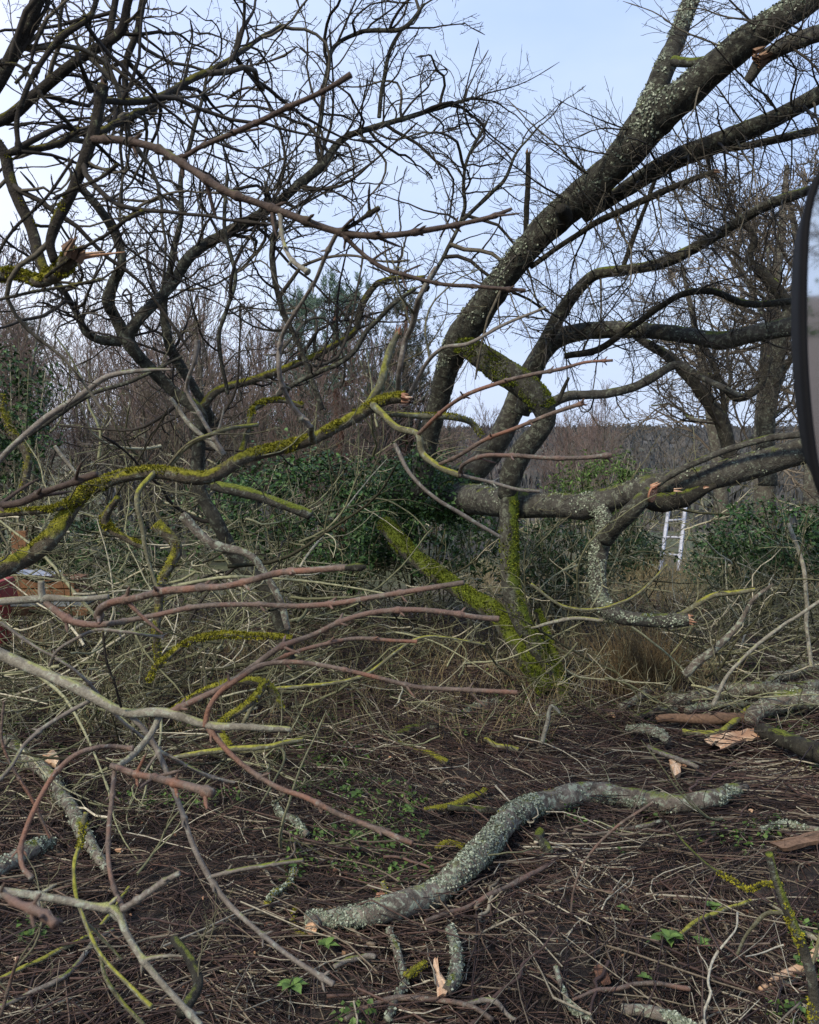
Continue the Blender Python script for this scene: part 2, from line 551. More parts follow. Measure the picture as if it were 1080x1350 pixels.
def hill_z(X, Y):
    t = np.clip((Y - 380) / 160, 0, 1)
    p = np.stack([X, Y, 0 * X], -1)
    return -3.5 + t * (9.5 + 1.6 * vnoise(p, 1 / 90.0, 5) + 0.8 * vnoise(p, 1 / 25.0, 6))


grid('hills', hx, hy, hill_z, M['hill'])
# the far wood on the hills: small bare crowns, one mass
T = 15000
y = np.where(rng.random(T) < 0.42, 380 + 190 * rng.uniform(0, 1, T) ** 0.6, np.exp(rng.uniform(math.log(38), math.log(400), T)))
x = rng.uniform(-0.35, 0.75, T) * y
z = np.where(y > 380, hill_z(x, y), gz(x, y) - 0.5)
h = np.where(y > 380, rng.uniform(2.0, 4.6, T), rng.uniform(0.25, 1.0, T) * np.clip(y / 60, 0.5, 2)) * np.where(rng.random(T) < 0.1, 1.3, 1); r = np.where(y > 380, rng.uniform(0.6, 1.7, T), rng.uniform(0.2, 0.6, T) * np.clip(y / 60, 0.6, 1.6))
me = Mesh()
a = np.arange(5) * 2 * PI / 5
ring1 = np.stack([x[:, None] + np.cos(a) * r[:, None], y[:, None] + np.sin(a) * r[:, None], (z + h * 0.35)[:, None] + 0 * a], -1)
ring0 = np.stack([x[:, None] + np.cos(a) * r[:, None] * 0.5, y[:, None] + np.sin(a) * r[:, None] * 0.5, (z - 0.5)[:, None] + 0 * a], -1)
ring2 = np.stack([x[:, None] + np.cos(a) * r[:, None] * 0.3, y[:, None] + np.sin(a) * r[:, None] * 0.3, (z + h * 0.95)[:, None] + rng.uniform(-.6, .8, (T, 5))], -1)
V = np.stack([ring0, ring1, ring2], 1)
q = []
for i in range(2):
    for j in range(5):
        q.append((i * 5 + j, i * 5 + (j + 1) % 5, (i + 1) * 5 + (j + 1) % 5, (i + 1) * 5 + j))
q = (np.array(q)[None] + (np.arange(T) * 15)[:, None, None])
me.quads(V, q, np.repeat(rng.random(T), 15))
tag(me.build('distant_wood', tinted('distant_wood', [(0, (0.035, 0.042, 0.045)), (1, (0.10, 0.095, 0.09))], fine=1.5), smooth=False),  # bluish end of the tint is distance haze put into the colour
    'dull brown wood on the far hills, blue-grey distance haze painted into its colour', 'woodland', kind='stuff')


# ------------------------------------------------------------------ branches
def bark_disp(amp, seed):
    def f(V, R):
        s = 0.55 * vnoise(V, 5.0, seed) + 0.45 * vnoise(V, 14.0, seed + 1) + 0.3 * vnoise(V, 38.0, seed + 2)
        return amp * s
    return f


PATH = {}
SEED = [0]


def limb(parent, name, ctrl, mat, k=14, lump=0.16, wig=0.25, knots=0.0, label=None, world=False, tint=0.5, tip=False):
    """one limb or branch: ctrl = points (px, py, metres ahead, radius in photo pixels)"""
    SEED[0] += 1
    sd = SEED[0]
    if world:
        pts = np.array(ctrl, dtype=np.float64)
    else:
        pts = []
        for (px, py, Y, r) in ctrl:
            p = P(px, py, Y)
            d = float(np.dot(p - CAM, FWD))
            pts.append([p[0], p[1], p[2], r * 0.88 * d / F])
        pts = np.array(pts)
    L_ = np.linalg.norm(np.diff(pts[:, :3], axis=0), axis=1).sum()
    rm = pts[:, 3].mean()
    n = int(np.clip(L_ / (rm * 0.55), 10, 260))
    c = catmull(pts, n)
    c[:, 3] = np.maximum(c[:, 3], 0.0012)
    p = c[:, :3].copy(); r = c[:, 3].copy()
    w_ = np.stack([vnoise(p * 1.0, 2.2 / max(rm * 8, 0.08) * 0.45, sd * 3 + q) for q in range(3)], -1)
    e = np.sin(np.linspace(0, PI, n)) ** 0.5
    p = p + w_ * (rm * wig) * 2 * e[:, None]
    if knots > 0:                          # swollen buds in pairs along a young shoot
        s = np.concatenate([[0], np.cumsum(np.linalg.norm(np.diff(p, axis=0), axis=1))])
        step = knots
        r = r * (1 + 0.42 * np.exp(-(((s + step * 0.37 * sd) % step - step / 2) / (rm * 1.0)) ** 2))
    if tip:
        r[-1] *= 0.25
        r[-3:-1] *= 1.25
    me = Mesh()
    me.tubes(p, r, k, tint, bark_disp(lump, sd), caps=True)
    if knots > 0:                          # pairs of buds and short spurs at the nodes
        s = np.concatenate([[0], np.cumsum(np.linalg.norm(np.diff(p, axis=0), axis=1))])
        ph = (s + knots * 0.37 * sd) % knots - knots / 2
        for i in range(2, n - 2):
            if abs(ph[i]) <= abs(ph[i - 1]) and abs(ph[i]) < abs(ph[i + 1]) and abs(ph[i]) < rm:
                t_ = unit(p[i + 1] - p[i - 1])
                q_ = rng.normal(size=3); q_ = unit(q_ - np.dot(q_, t_) * t_)
                for sg in (1, -1):
                    if rng.random() < 0.25: continue
                    ln = r[i] * (rng.uniform(1.6, 2.6) if rng.random() < 0.8 else rng.uniform(4, 9))
                    dd = unit(q_ * sg + t_ * rng.uniform(0.3, 0.9))
                    tt_ = np.linspace(0, 1, 5)[:, None]
                    me.tubes(p[i] + dd * (ln + r[i] * 0.6) * tt_ + t_ * ln * 0.25 * tt_ ** 2, r[i] * np.array([0.5, 0.42, 0.34, 0.36, 0.1]), 6, tint)
    o = me.build(name, mat, parent)
    if label: o['label'] = label
    PATH[o.name] = (p, r)
    return o


def at(o, t):
    p, r = PATH[o.name]
    i = min(max(int(t * (len(p) - 1)), 0), len(p) - 2)
    return p[i], unit(p[i + 1] - p[max(i - 1, 0)]), r[i]


def path_curve(p0, d0, length, n, bend, wob, rg, up=0.0, sag=None):
    t = np.linspace(0, 1, n)
    b = unit(rg.normal(size=3))
    nz_ = np.cumsum(rg.normal(size=(n, 3)), axis=0) * wob / math.sqrt(n)
    d = d0 + t[:, None] * b * bend + nz_ + np.array([0, 0, up]) * t[:, None]
    d = unit(d)
    step = length / (n - 1)
    p = np.vstack([np.zeros(3), np.cumsum(d[:-1] * step, axis=0)]) + p0
    return p, d


def make_spray(rg, n1=9, n2=5, spread=0.7, up=0.5, bend=0.5, r0=0.011, n3=0, nn=8, tip_r=1.35, flat=0.5, wob=0.45):
    """a side branch growing along +x from the origin, about one metre long; list of (points, radii)"""
    res = []

    def rad(a, b_, n, tip):
        r = np.linspace(a, b_, n)
        if tip: r[-2] *= tip_r; r[-1] = r[-2] * 0.4
        return r

    def side(d, ang):
        q = rg.normal(size=3); q[1] *= 1.0; q[2] *= flat
        q = unit(q - np.dot(q, d) * d)
        return unit(d * math.cos(ang) + q * math.sin(ang))
    p, d = path_curve(np.zeros(3), np.array([1.0, 0, 0]), 1.0, nn + 4, bend, wob * 0.7, rg, up * 0.5)
    res.append((p, rad(r0, r0 * 0.32, nn + 4, True), 0))
    for i in range(n1):
        t = rg.uniform(0.12, 0.97); j = int(t * (nn + 3))
        L1 = (0.5 * (1 - t) + 0.16) * rg.uniform(0.5, 1.25)
        ra = r0 * (1 - 0.68 * t) * rg.uniform(0.4, 0.62)
        p1, d1 = path_curve(p[j], side(d[j], rg.uniform(0.4, 0.4 + spread)), L1, nn, bend, wob, rg, up)
        res.append((p1, rad(ra, max(ra * 0.45, r0 * 0.16), nn, True), 1))
        for k_ in range(rg.integers(max(n2 - 2, 0), n2 + 2)):
            t2 = rg.uniform(0.15, 0.98); j2 = int(t2 * (nn - 1))
            L2 = L1 * rg.uniform(0.1, 0.5) * (1.1 - 0.6 * t2)
            rb = max(ra * 0.55, r0 * 0.15)
            p2, d2 = path_curve(p1[j2], side(d1[j2], rg.uniform(0.5, 0.5 + spread)), L2, nn, bend * 0.8, wob, rg, up * 0.8)
            res.append((p2, rad(rb, rb * 0.75, nn, True), 2))
            for k3 in range(n3):
                j3 = rg.integers(1, nn)
                p3, d3 = path_curve(p2[j3], side(d2[j3], rg.uniform(0.5, 1.1)), L2 * rg.uniform(0.2, 0.5), nn, 0.4, wob, rg, up)
                res.append((p3, rad(rb * 0.8, rb * 0.6, nn, True), 3))
    return res


def spray_mesh(name, res, mat, k=4, m=None, k0=5):
    me = Mesh() if m is None else m
    by = {}
    for (p, r, lv) in res:
        by.setdefault((len(p), k0 if lv == 0 else k), []).append((p, r))
    for (n, kk), l in by.items():
        me.tubes(np.stack([a for a, _ in l]), np.stack([b_ for _, b_ in l]), kk, rng.uniform(0, 1, len(l)))
    if m is None:
        return me.mesh(name, mat)


rg = np.random.default_rng(21)
SPR = {}
SPR_raw = {}


def add_sprays(key, cnt, mat, k=4, **kw):
    SPR[key] = []; SPR_raw[key] = []
    for i in range(cnt):
        r_ = make_spray(rg, **kw)
        SPR_raw[key].append(r_)
        SPR[key].append(spray_mesh('side_branch', r_, mat, k))


add_sprays('ash', 12, M['twig'], n1=8, n2=4, up=0.8, bend=1.7, r0=0.0125, spread=0.8, wob=1.1, tip_r=1.7)
add_sprays('wavy', 12, M['twig'], n1=4, n2=3, up=0.5, bend=2.2, r0=0.013, spread=0.7, wob=1.2, tip_r=1.8, nn=9)
add_sprays('ash_dense', 8, M['twig'], n1=11, n2=5, up=0.5, bend=1.3, r0=0.0095, n3=1, nn=6, k=3, wob=0.8)
add_sprays('sweep', 8, M['twig'], n1=9, n2=3, up=0.15, bend=0.5, r0=0.0095, spread=0.4, wob=0.45, k=3)
add_sprays('oliv', 8, M['twig_green'], n1=6, n2=3, up=0.4, bend=1.3, r0=0.0095, spread=0.6, wob=0.8)
add_sprays('near', 6, M['twig'], n1=6, n2=3, up=0.6, bend=1.6, r0=0.0115, spread=0.7, tip_r=1.9, wob=0.9)
add_sprays('arc', 9, M['brush'], n1=4, n2=2, up=-0.2, bend=1.6, r0=0.009, spread=0.5, nn=9, k=4, wob=0.5)
add_sprays('brush', 12, M['brush'], n1=8, n2=3, up=0.3, bend=1.5, r0=0.0095, spread=0.7, nn=7, k=3, wob=0.7)


def frame_at(pos, d, up=(0, 0, 1), s=1.0, roll=0.0):
    d = unit(d)
    u = np.asarray(up, dtype=np.float64)
    if abs(np.dot(u, d)) > 0.93: u = np.array([0.3, -0.6, 0.74])
    y = unit(np.cross(u, d)); z = np.cross(d, y)
    c, s_ = math.cos(roll), math.sin(roll)
    y, z = y * c + z * s_, z * c - y * s_
    m = Matrix.Identity(4)
    for i in range(3):
        m[i][0] = d[i] * s; m[i][1] = y[i] * s; m[i][2] = z[i] * s; m[i][3] = pos[i]
    return m


COUNT = {}
EXTRA = {}


def sprout(o, root, key, n, s0, s1, t0=0.1, t1=1.0, bias=(0, 0, 0.3), ang=0.9, flat=1.0, tip=True, name='side_branch', even=True):
    """side branches growing out of limb o"""
    for i in range(n):
        t = t0 + (t1 - t0) * ((i + rng.random()) / n if even else rng.random())
        if tip and i == n - 1: t = 1.0
        p, d, r = at(o, t)
        q = rng.normal(size=3); q[1] *= flat
        q = unit(q - np.dot(q, d) * d)
        a = ang * rng.uniform(0.6, 1.25)
        if tip and i == n - 1: a = 0.1
        dd = unit(d * math.cos(a) + q * math.sin(a) + np.asarray(bias))
        s = rng.uniform(s0, s1) * (1.0 - 0.25 * t)
        mw = frame_at(p, dd, s=s, roll=rng.uniform(-0.7, 0.7))
        kk = int(rng.integers(len(SPR[key])))
        COUNT[root.name] = COUNT.get(root.name, 0) + 1
        if COUNT[root.name] <= 290:
            link(name, SPR[key][kk], o, mw)
        else:
            EXTRA.setdefault(root.name, (root, key, []))[2].append((key, kk, mw))


def flush_extra():
    for root, key, l in EXTRA.values():
        me = Mesh()
        for (ky, kk, mw) in l:
            A = np.array(mw)
            s = np.linalg.norm(A[:3, 0])
            res = [(p @ A[:3, :3].T + A[:3, 3], r * s, lv) for (p, r, lv) in SPR_raw[ky][kk]]
            spray_mesh('', res, None, 3, m=me)
        tag(me.build('fine_twigs', SPR[key][0].materials[0], root), kind='stuff')


def cut_face(parent, p, d, r, mat, name='cut_face', rough=0.06):
    d = unit(d)
    a = unit(np.cross(d, [0.2, 0.1, 1])); b_ = np.cross(d, a)
    me = Mesh()
    k = 22; rings = 4
    V = []
    for i in range(rings + 1):
        rr = r * (i / rings)
        for j in range(k):
            an = 2 * PI * j / k
            V.append(p + (a * math.cos(an) + b_ * math.sin(an)) * rr * (1 + 0.06 * math.sin(3 * an + 1)) + d * (0.004 + r * rough * random.uniform(-1, 1) * (i < rings)))
    for j in range(k):
        an = 2 * PI * j / k
        V.append(p + (a * math.cos(an) + b_ * math.sin(an)) * r * 0.98 - d * 0.01)
    q = [(i * k + j, i * k + (j + 1) % k, (i + 1) * k + (j + 1) % k, (i + 1) * k + j) for i in range(rings + 1) for j in range(k)]
    me.quads(np.array(V), np.array(q), np.repeat(np.linspace(0.9, 0.1, rings + 2), k))
    return me.build(name, mat, parent, smooth=False)


def splinters(parent, p, d, r, mat, cnt=14, length=2.2, name='splintered_wood', tilt=0.25):
    """ragged broken end: long pointed shards of unequal length"""
    d = unit(d)
    a = unit(np.cross(d, [0.2, 0.1, 1])); b_ = np.cross(d, a)
    me = Mesh()
    for i in range(cnt):
        an = random.uniform(0, 2 * PI); rr = r * math.sqrt(random.random()) * 0.85
        base = p + (a * math.cos(an) + b_ * math.sin(an)) * rr - d * r * 0.6
        ln = r * length * random.uniform(0.35, 1.0) * (0.5 + 0.5 * (math.cos(an) + 1) / 2 * 1.2)
        dd = unit(d + a * random.uniform(-tilt, tilt) + b_ * random.uniform(-tilt, tilt))
        t = np.linspace(0, 1, 4)[:, None]
        pts = base + dd * (ln + r * 0.6) * t
        rd = np.array([0.34, 0.3, 0.18, 0.02]) * r * random.uniform(0.7, 1.2)
        me.tubes(pts, rd, 4, random.random())
    return me.build(name, mat, parent, smooth=False)


def tufts(parent, o, name, mat, cnt, size, dirv=(0, 0, 1), thr=0.1, t0=0, t1=1, seed=3, flake=False, patch=9.0, pt=0.0):
    """moss tufts or lichen flakes standing on limb o where its surface faces dirv"""
    p, r = PATH[o.name]
    n = len(p)
    tan = unit(np.gradient(p, axis=0))
    T_ = cnt * 4
    i = rng.integers(int(t0 * (n - 1)), max(int(t1 * (n - 1)), 1), T_)
    fr = rng.random(T_)[:, None]
    i2 = np.minimum(i + 1, n - 1)
    c = p[i] * (1 - fr) + p[i2] * fr
    q = rng.normal(size=(T_, 3)); q = unit(q - np.sum(q * tan[i], -1, keepdims=True) * tan[i])
    s = c + q * r[i][:, None] * 0.98
    score = q @ unit(dirv) * 0.8 + 1.15 * vnoise(s, patch * 0.8, seed) + 0.6 * vnoise(s, patch * 3, seed + 1)
    keep = np.where(score > thr)[0][:cnt]
    s = s[keep]; q = q[keep]; tn = tan[i][keep]
    K = len(keep)
    if K == 0: return
    e = unit(rng.normal(size=(K, 3)) + 0.01); e = unit(e - np.sum(e * q, -1, keepdims=True) * q)
    g = np.cross(q, e)
    sz = size * rng.uniform(0.5, 1.3, K)[:, None]
    me = Mesh()
    if flake:
        h = q * sz * rng.uniform(0.1, 0.9, (K, 1))
        V = np.stack([s - e * sz * 0.6, s + g * sz * 0.6 + h, s + e * sz * 0.7 + h * 1.2, s - g * sz * 0.5 + h * 0.3], 1)
        qd = np.arange(K * 4).reshape(K, 4)
        me.quads(V, qd, np.repeat(rng.random(K), 4))
    else:
        lean = unit(q + rng.normal(size=(K, 3)) * 0.5)
        V = np.stack([s - e * sz * 0.4, s + e * sz * 0.4, s + lean * sz], 1)
        V2 = np.stack([s - g * sz * 0.4, s + g * sz * 0.4, s + lean * sz * 0.8], 1)
        me.tris(np.concatenate([V, V2]), np.arange(K * 6).reshape(-1, 3), np.repeat(rng.random(2 * K), 3))
    x = me.build(name, mat, parent if parent is not None else o, smooth=False)
    x['kind'] = 'stuff'
    return x


# ================================================================== the big fallen tree
TB = G(740, 925)
YB = float(TB[1])                      # about 6.6 m
big = thing('fallen_tree', 'big grey fallen tree with thick trunk leaning to the upper right, propped on broken limbs', 'tree', TB)
lean = limb(big, 'trunk', [(556, 650, 7.3, 16.7), (562, 596, 7.2, 15.9), (580, 535, 7.05, 15.0), (592, 485, 6.9, 18.4), (612, 440, 6.7, 22.6), (645, 392, 6.5, 20.9),
                           (682, 345, 6.3, 20.1), (717, 307, 6.2, 21.8), (754, 270, 6.05, 23.4), (791, 237, 5.95, 22.6), (828, 194, 5.8, 26.8),
                           (860, 158, 5.7, 29.3), (902, 124, 5.55, 25.1), (947, 84, 5.4, 22.6), (987, 51, 5.3, 21.8), (1026, 24, 5.2, 20.1), (1085, -14, 5.1, 19.3)],
            M['trunk'], 28, 0.17, 0.35, label='thick grey lichened trunk leaning up to the right corner')
fork = limb(big, 'limb', [(838, 176, 5.75, 20), (858, 138, 5.75, 20), (868, 112, 5.75, 17), (880, 81, 5.8, 16), (898, 37, 5.9, 13), (916, -10, 6.0, 12)], M['trunk'], 18, 0.16,
            label='steep limb forking upward off the leaning trunk')
cross = limb(big, 'limb', [(888, 80, 5.6, 8), (915, 83, 5.5, 7.5), (950, 76, 5.45, 8)], M['trunk_moss'], 12, label='short mossy link between fork and trunk')
e4 = limb(big, 'limb', [(985, 108, 5.3, 7), (1003, 80, 5.25, 10), (1032, 62, 5.15, 12), (1090, 40, 5.0, 12)], M['trunk_grey'], 16)
splinters(big, P(1003, 74, 5.2), (1, 0.1, 0.5), 0.05, M['wood_old'], 10, 2.2)
e5 = limb(big, 'limb', [(770, 288, 6.2, 8), (800, 268, 6.2, 10), (843, 237, 6.1, 13), (887, 211, 6.0, 15), (932, 193, 5.9, 16), (976, 172, 5.8, 15), (1032, 148, 5.7, 13), (1090, 120, 5.6, 14)], M['trunk'], 18,
          label='long limb running low beside the leaning trunk')
e6 = limb(big, 'branch', [(905, 205, 6.1, 4), (954, 197, 6.0, 5), (1013, 186, 5.9, 6), (1090, 168, 5.8, 6)], M['trunk'], 12)
e7 = limb(big, 'branch', [(700, 352, 6.3, 4), (754, 314, 6.1, 4), (817, 278, 5.9, 5), (880, 250, 5.7, 5), (916, 235, 5.6, 4), (943, 226, 5.5, 4)], M['trunk_dark'], 10)
splinters(big, P(943, 227, 5.5), (1, 0, -0.1), 0.018, M['wood_old'], 6, 3)
e8 = limb(big, 'limb', [(688, 545, 7.4, 12.2), (702, 492, 7.3, 12.2), (722, 442, 7.2, 11.3), (754, 393, 7.1, 9.6), (784, 367, 7.0, 8.7), (824, 357, 6.9, 7.8), (891, 341, 6.7, 8.7), (950, 307, 6.5, 7.8),
                        (1006, 272, 6.3, 7.8), (1070, 250, 6.1, 7.0)], M['trunk'], 16, label='limb curving up then right below the trunk')
e8b = limb(big, 'branch', [(822, 352, 6.9, 4), (835, 315, 6.8, 4), (852, 270, 6.7, 3), (866, 232, 6.6, 3)], M['trunk_dark'], 9)
grey = limb(big, 'limb', [(600, 640, 7.9, 24), (630, 612, 7.8, 20), (652, 580, 7.7, 18), (676, 536, 7.6, 17), (702, 491, 7.5, 16), (724, 458, 7.4, 15), (765, 441, 7.3, 13), (828, 437, 7.1, 12),
                          (887, 440, 6.9, 12), (947, 447, 6.7, 13), (995, 438, 6.5, 13), (1080, 425, 6.3, 15)], M['trunk_grey'], 20, 0.18,
            label='grey limb bending right behind the mossy stump')
moss1 = limb(big, 'limb', [(598, 448, 6.75, 14), (628, 462, 6.6, 17), (660, 482, 6.5, 19), (692, 500, 6.45, 20), (716, 524, 6.4, 19), (722, 545, 6.42, 17), (708, 568, 6.45, 17), (690, 592, 6.5, 17), (676, 628, 6.55, 17), (668, 655, 6.6, 14)], M['trunk'], 24, 0.2,
             label='bent elbow limb with a thick coat of green moss on its upper half')
stub = limb(big, 'limb', [(672, 625, 6.6, 16), (668, 660, 6.6, 14), (667, 712, 6.6, 14), (670, 775, 6.6, 14), (679, 805, 6.6, 15), (706, 850, 6.6, 13), (730, 898, 6.6, 15), (742, 940, 6.6, 24)], M['stub_moss'], 22, 0.14,
            label='upright limb standing on the ground with moss down its right side')
sec = limb(big, 'branch', [(709, 803, 6.75, 4), (722, 845, 6.7, 7), (737, 895, 6.65, 9), (746, 930, 6.6, 10)], M['prop_moss'], 12)
prop = limb(big, 'limb', [(505, 690, 7.6, 12), (535, 722, 7.4, 13), (577, 755, 7.2, 13), (620, 786, 7.0, 13), (655, 808, 6.85, 16), (681, 842, 6.7, 16), (703, 878, 6.6, 15), (722, 912, 6.5, 13)], M['prop_moss'], 22, 0.16,
            label='sloping prop thick with bright green moss')
ivyt = limb(big, 'trunk', [(520, 640, 8.2, 22), (560, 648, 8.0, 26), (610, 655, 7.6, 24), (650, 655, 7.1, 22), (690, 656, 6.8, 21), (736, 660, 6.6, 19), (776, 665, 6.5, 20),
                           (820, 655, 6.4, 18), (865, 643, 6.3, 19), (904, 637, 6.2, 21), (939, 628, 6.1, 20), (995, 610, 6.0, 20), (1075, 588, 5.8, 20)], M['trunk_grey'], 28, 0.13,
            label='thick grey trunk lying level across the middle right')
e13 = limb(big, 'branch', [(856, 645, 6.15, 5), (902, 617, 6.0, 5), (958, 593, 5.9, 5), (1006, 580, 5.8, 5), (1075, 569, 5.6, 5)], M['trunk_grey'], 12)
torn = limb(big, 'torn_wood', [(846, 660, 6.16, 9), (872, 662, 6.13, 12), (900, 658, 6.08, 11), (925, 648, 6.05, 7), (945, 640, 6.0, 3)], M['trunk_dark'], 16, 0.45, label='torn strip of wood hanging under the trunk, underside shade put into its dark colour')  # dark bark chosen to paint in the shade below the trunk
splinters(big, P(930, 643, 5.93), (1, -0.1, 0.1), 0.016, M['wood_orange'], 8, 3)
splinters(big, P(890, 646, 5.93), (1, -0.1, 0.04), 0.012, M['wood_orange'], 6, 6, tilt=0.1)
e14 = limb(big, 'limb', [(858, 648, 6.0, 10), (838, 670, 6.0, 12), (816, 692, 6.1, 13), (798, 712, 6.2, 12)], M['trunk'], 18)
cut_face(big, P(861, 651, 5.93), (0.75, -0.62, -0.2), 0.058, M['wood_orange'], rough=0.12)
splinters(big, P(862, 642, 5.93), (0.8, -0.2, 0.3), 0.03, M['wood_orange'], 8, 1.8)
down = limb(big, 'limb', [(770, 660, 6.5, 15), (788, 672, 6.4, 14), (798, 697, 6.3, 13), (790, 728, 6.3, 14), (787, 762, 6.25, 13), (792, 792, 6.2, 13), (812, 808, 6.1, 11), (845, 814, 6.0, 10),
                          (880, 816, 5.95, 10), (908, 817, 5.9, 10)], M['trunk_grey'], 22, 0.17, label='pale lichened limb hanging down and hooking right')
splinters(big, P(908, 817, 5.9), (1, -0.2, -0.1), 0.04, M['wood_orange'], 12, 1.4)
e16 = limb(big, 'branch', [(893, 812, 5.95, 4), (912, 802, 5.9, 4), (934, 788, 5.85, 4), (965, 781, 5.8, 4), (996, 777, 5.75, 3)], M['olive'], 10)
e17 = limb(big, 'branch', [(795, 818, 6.2, 3), (760, 815, 6.2, 3), (725, 822, 6.2, 3), (700, 828, 6.2, 2)], M['pale'], 8)
dead = limb(big, 'branch', [(688, 352, 6.5, 4), (692, 318, 6.5, 4.5), (694, 270, 6.5, 4.5), (696, 238, 6.5, 4), (696, 202, 6.5, 3.5)], M['trunk_dark'], 10, 0.3, label='dead dark snag standing straight up behind the trunk')
splinters(big, P(696, 200, 6.5), (0, 0, 1), 0.02, M['wood_old'], 6, 2.5)
e11 = limb(big, 'limb', [(722, 535, 6.6, 7), (745, 524, 6.6, 8), (776, 521, 6.6, 7), (800, 520, 6.6, 7), (828, 512, 6.6, 7), (862, 496, 6.55, 7), (895, 482, 6.5, 6), (925, 498, 6.4, 5), (955, 512, 6.3, 5), (975, 522, 6.3, 4)], M['trunk_grey'], 14,
           label='thin grey limb waving right from the stump')
e12b = limb(big, 'branch', [(735, 530, 6.5, 3), (742, 515, 6.5, 3), (750, 498, 6.45, 2)], M['trunk_dark'], 8)
e18 = limb(big, 'branch', [(745, 470, 7.0, 5), (790, 460, 7.0, 5), (835, 430, 6.9, 5), (870, 405, 6.8, 5), (900, 388, 6.7, 5), (940, 385, 6.6, 5), (985, 400, 6.5, 5), (1060, 396, 6.4, 5)], M['trunk_dark'], 10)
e19 = limb(big, 'branch', [(858, 452, 6.9, 4), (880, 470, 6.8, 4), (895, 486, 6.7, 5)], M['trunk_dark'], 9)
knot = limb(big, 'branch_stub', [(744, 287, 5.95, 11), (741, 279, 5.8, 10), (739, 274, 5.7, 7)], M['trunk_dark'], 14, 0.25, label='dark round healed knot')

# sweeping twigs under the leaning trunk
BL = (-0.9, -0.3, -0.55)
for o, n_, s0, s1, tt in ((e5, 44, 0.6, 1.25, 0.0), (e8, 44, 0.5, 1.2, 0.2), (e7, 20, 0.4, 0.8, 0.0), (e6, 10, 0.5, 1.0, 0.0)):
    sprout(o, big, 'sweep', n_, s0, s1, tt, 1.0, BL, 0.7, 0.6, tip=False)
sprout(lean, big, 'sweep', 34, 0.5, 1.0, 0.35, 1.0, (-0.6, 0.3, -0.6), 1.1, 0.6, tip=False)
sprout(lean, big, 'ash', 6, 0.15, 0.3, 0.3, 0.65, (-0.5, 0, 0.6), 1.3, 0.6, tip=False)
sprout(grey, big, 'ash', 24, 0.35, 0.8, 0.45, 1.0, (-0.2, 0, 0.3), 1.1, 0.6, tip=False)
sprout(grey, big, 'sweep', 14, 0.5, 0.9, 0.4, 1.0, (-0.5, 0, 0.3), 1.0, 0.6, tip=False)
sprout(e18, big, 'ash', 14, 0.35, 0.7, 0.0, 1.0, (-0.1, 0, 0.3), 1.1, 0.6, tip=False)
sprout(e11, big, 'ash', 14, 0.3, 0.7, 0.1, 1.0, (0.1, 0, 0.0), 1.1, 0.6)
sprout(e8b, big, 'ash', 5, 0.3, 0.5, 0.1, 1.0, (0.1, 0, 0.0), 1.1, 0.6)
sprout(e13, big, 'ash', 6, 0.25, 0.6, 0.1, 1.0, (0.0, 0, -0.2), 1.1, 0.6)
sprout(e16, big, 'oliv', 6, 0.25, 0.6, 0.1, 1.0, (0.3, 0, 0.1), 0.9, 0.6)
sprout(e17, big, 'oliv', 3, 0.25, 0.5, 0.1, 1.0, (-0.3, 0, 0.1), 0.9, 0.6)
sprout(fork, big, 'ash', 8, 0.3, 0.6, 0.3, 1.0, (0.3, 0, 0.2), 1.1, 0.6, tip=False)
sprout(ivyt, big, 'oliv', 12, 0.3, 0.7, 0.4, 1.0, (0.0, -0.3, -0.2), 1.1, 0.6, tip=False)
sprout(down, big, 'oliv', 5, 0.3, 0.6, 0.3, 1.0, (0.0, -0.1, 0.1), 1.1, 0.6, tip=False)
sprout(e4, big, 'ash', 8, 0.4, 0.8, 0.2, 1.0, (-0.4, 0, 0.4), 1.1, 0.6, tip=False)

tufts(None, moss1, 'moss', M['moss'], 6500, 0.014, (-0.1, -0.35, 1), -0.35, 0.08, 0.55)
tufts(None, prop, 'moss', M['moss'], 6000, 0.015, (0.3, -0.5, 1), 0.0, 0, 1.0)
tufts(None, stub, 'moss', M['moss'], 3500, 0.014, (1, -0.4, 0.1), 0.05, 0.1, 1.0)
tufts(None, sec, 'moss', M['moss'], 1200, 0.014, (1, -0.4, 0.1), -0.3, 0, 1.0)
tufts(None, lean, 'lichen', M['lichen'], 2600, 0.012, (-0.6, -0.3, 0.7), 0.5, 0.2, 1.0, flake=True)
tufts(None, down, 'lichen', M['lichen'], 1800, 0.011, (-0.6, -0.6, 0.3), 0.4, 0.0, 1.0, flake=True)
tufts(None, ivyt, 'lichen', M['lichen'], 900, 0.011, (0, -0.6, 0.7), 0.75, 0.3, 1.0, flake=True)
tufts(None, fork, 'lichen', M['lichen'], 900, 0.012, (-0.6, -0.6, 0.3), 0.3, 0.0, 1.0, flake=True)
tufts(None, grey, 'lichen', M['lichen'], 700, 0.011, (0, -0.6, 0.7), 0.7, 0.1, 1.0, flake=True)


# ------------------------------------------------------------------ leaves
def leaves(me, c, nrm, size, tilt=0.6, narrow=0.62, tl=0.0, th=1.0):
    K = len(c)
    q = unit(nrm + rng.normal(size=(K, 3)) * tilt)
    e = rng.normal(size=(K, 3)); e = unit(e - np.sum(e * q, -1, keepdims=True) * q)
    g = np.cross(q, e)
    s = (size * rng.uniform(0.55, 1.25, K))[:, None]
    V = np.stack([c - e * s * 0.5, c + g * s * 0.5 * narrow + q * s * 0.12 - e * s * 0.1, c + e * s * 0.55 - q * s * 0.08, c - g * s * 0.5 * narrow + q * s * 0.12 - e * s * 0.1], 1)
    i = np.arange(K * 4).reshape(K, 4)
    f = np.concatenate([i[:, [0, 1, 2]], i[:, [0, 2, 3]]])
    me.tris(V, f, np.repeat(rng.uniform(tl, th, K) ** 1.3, 4))


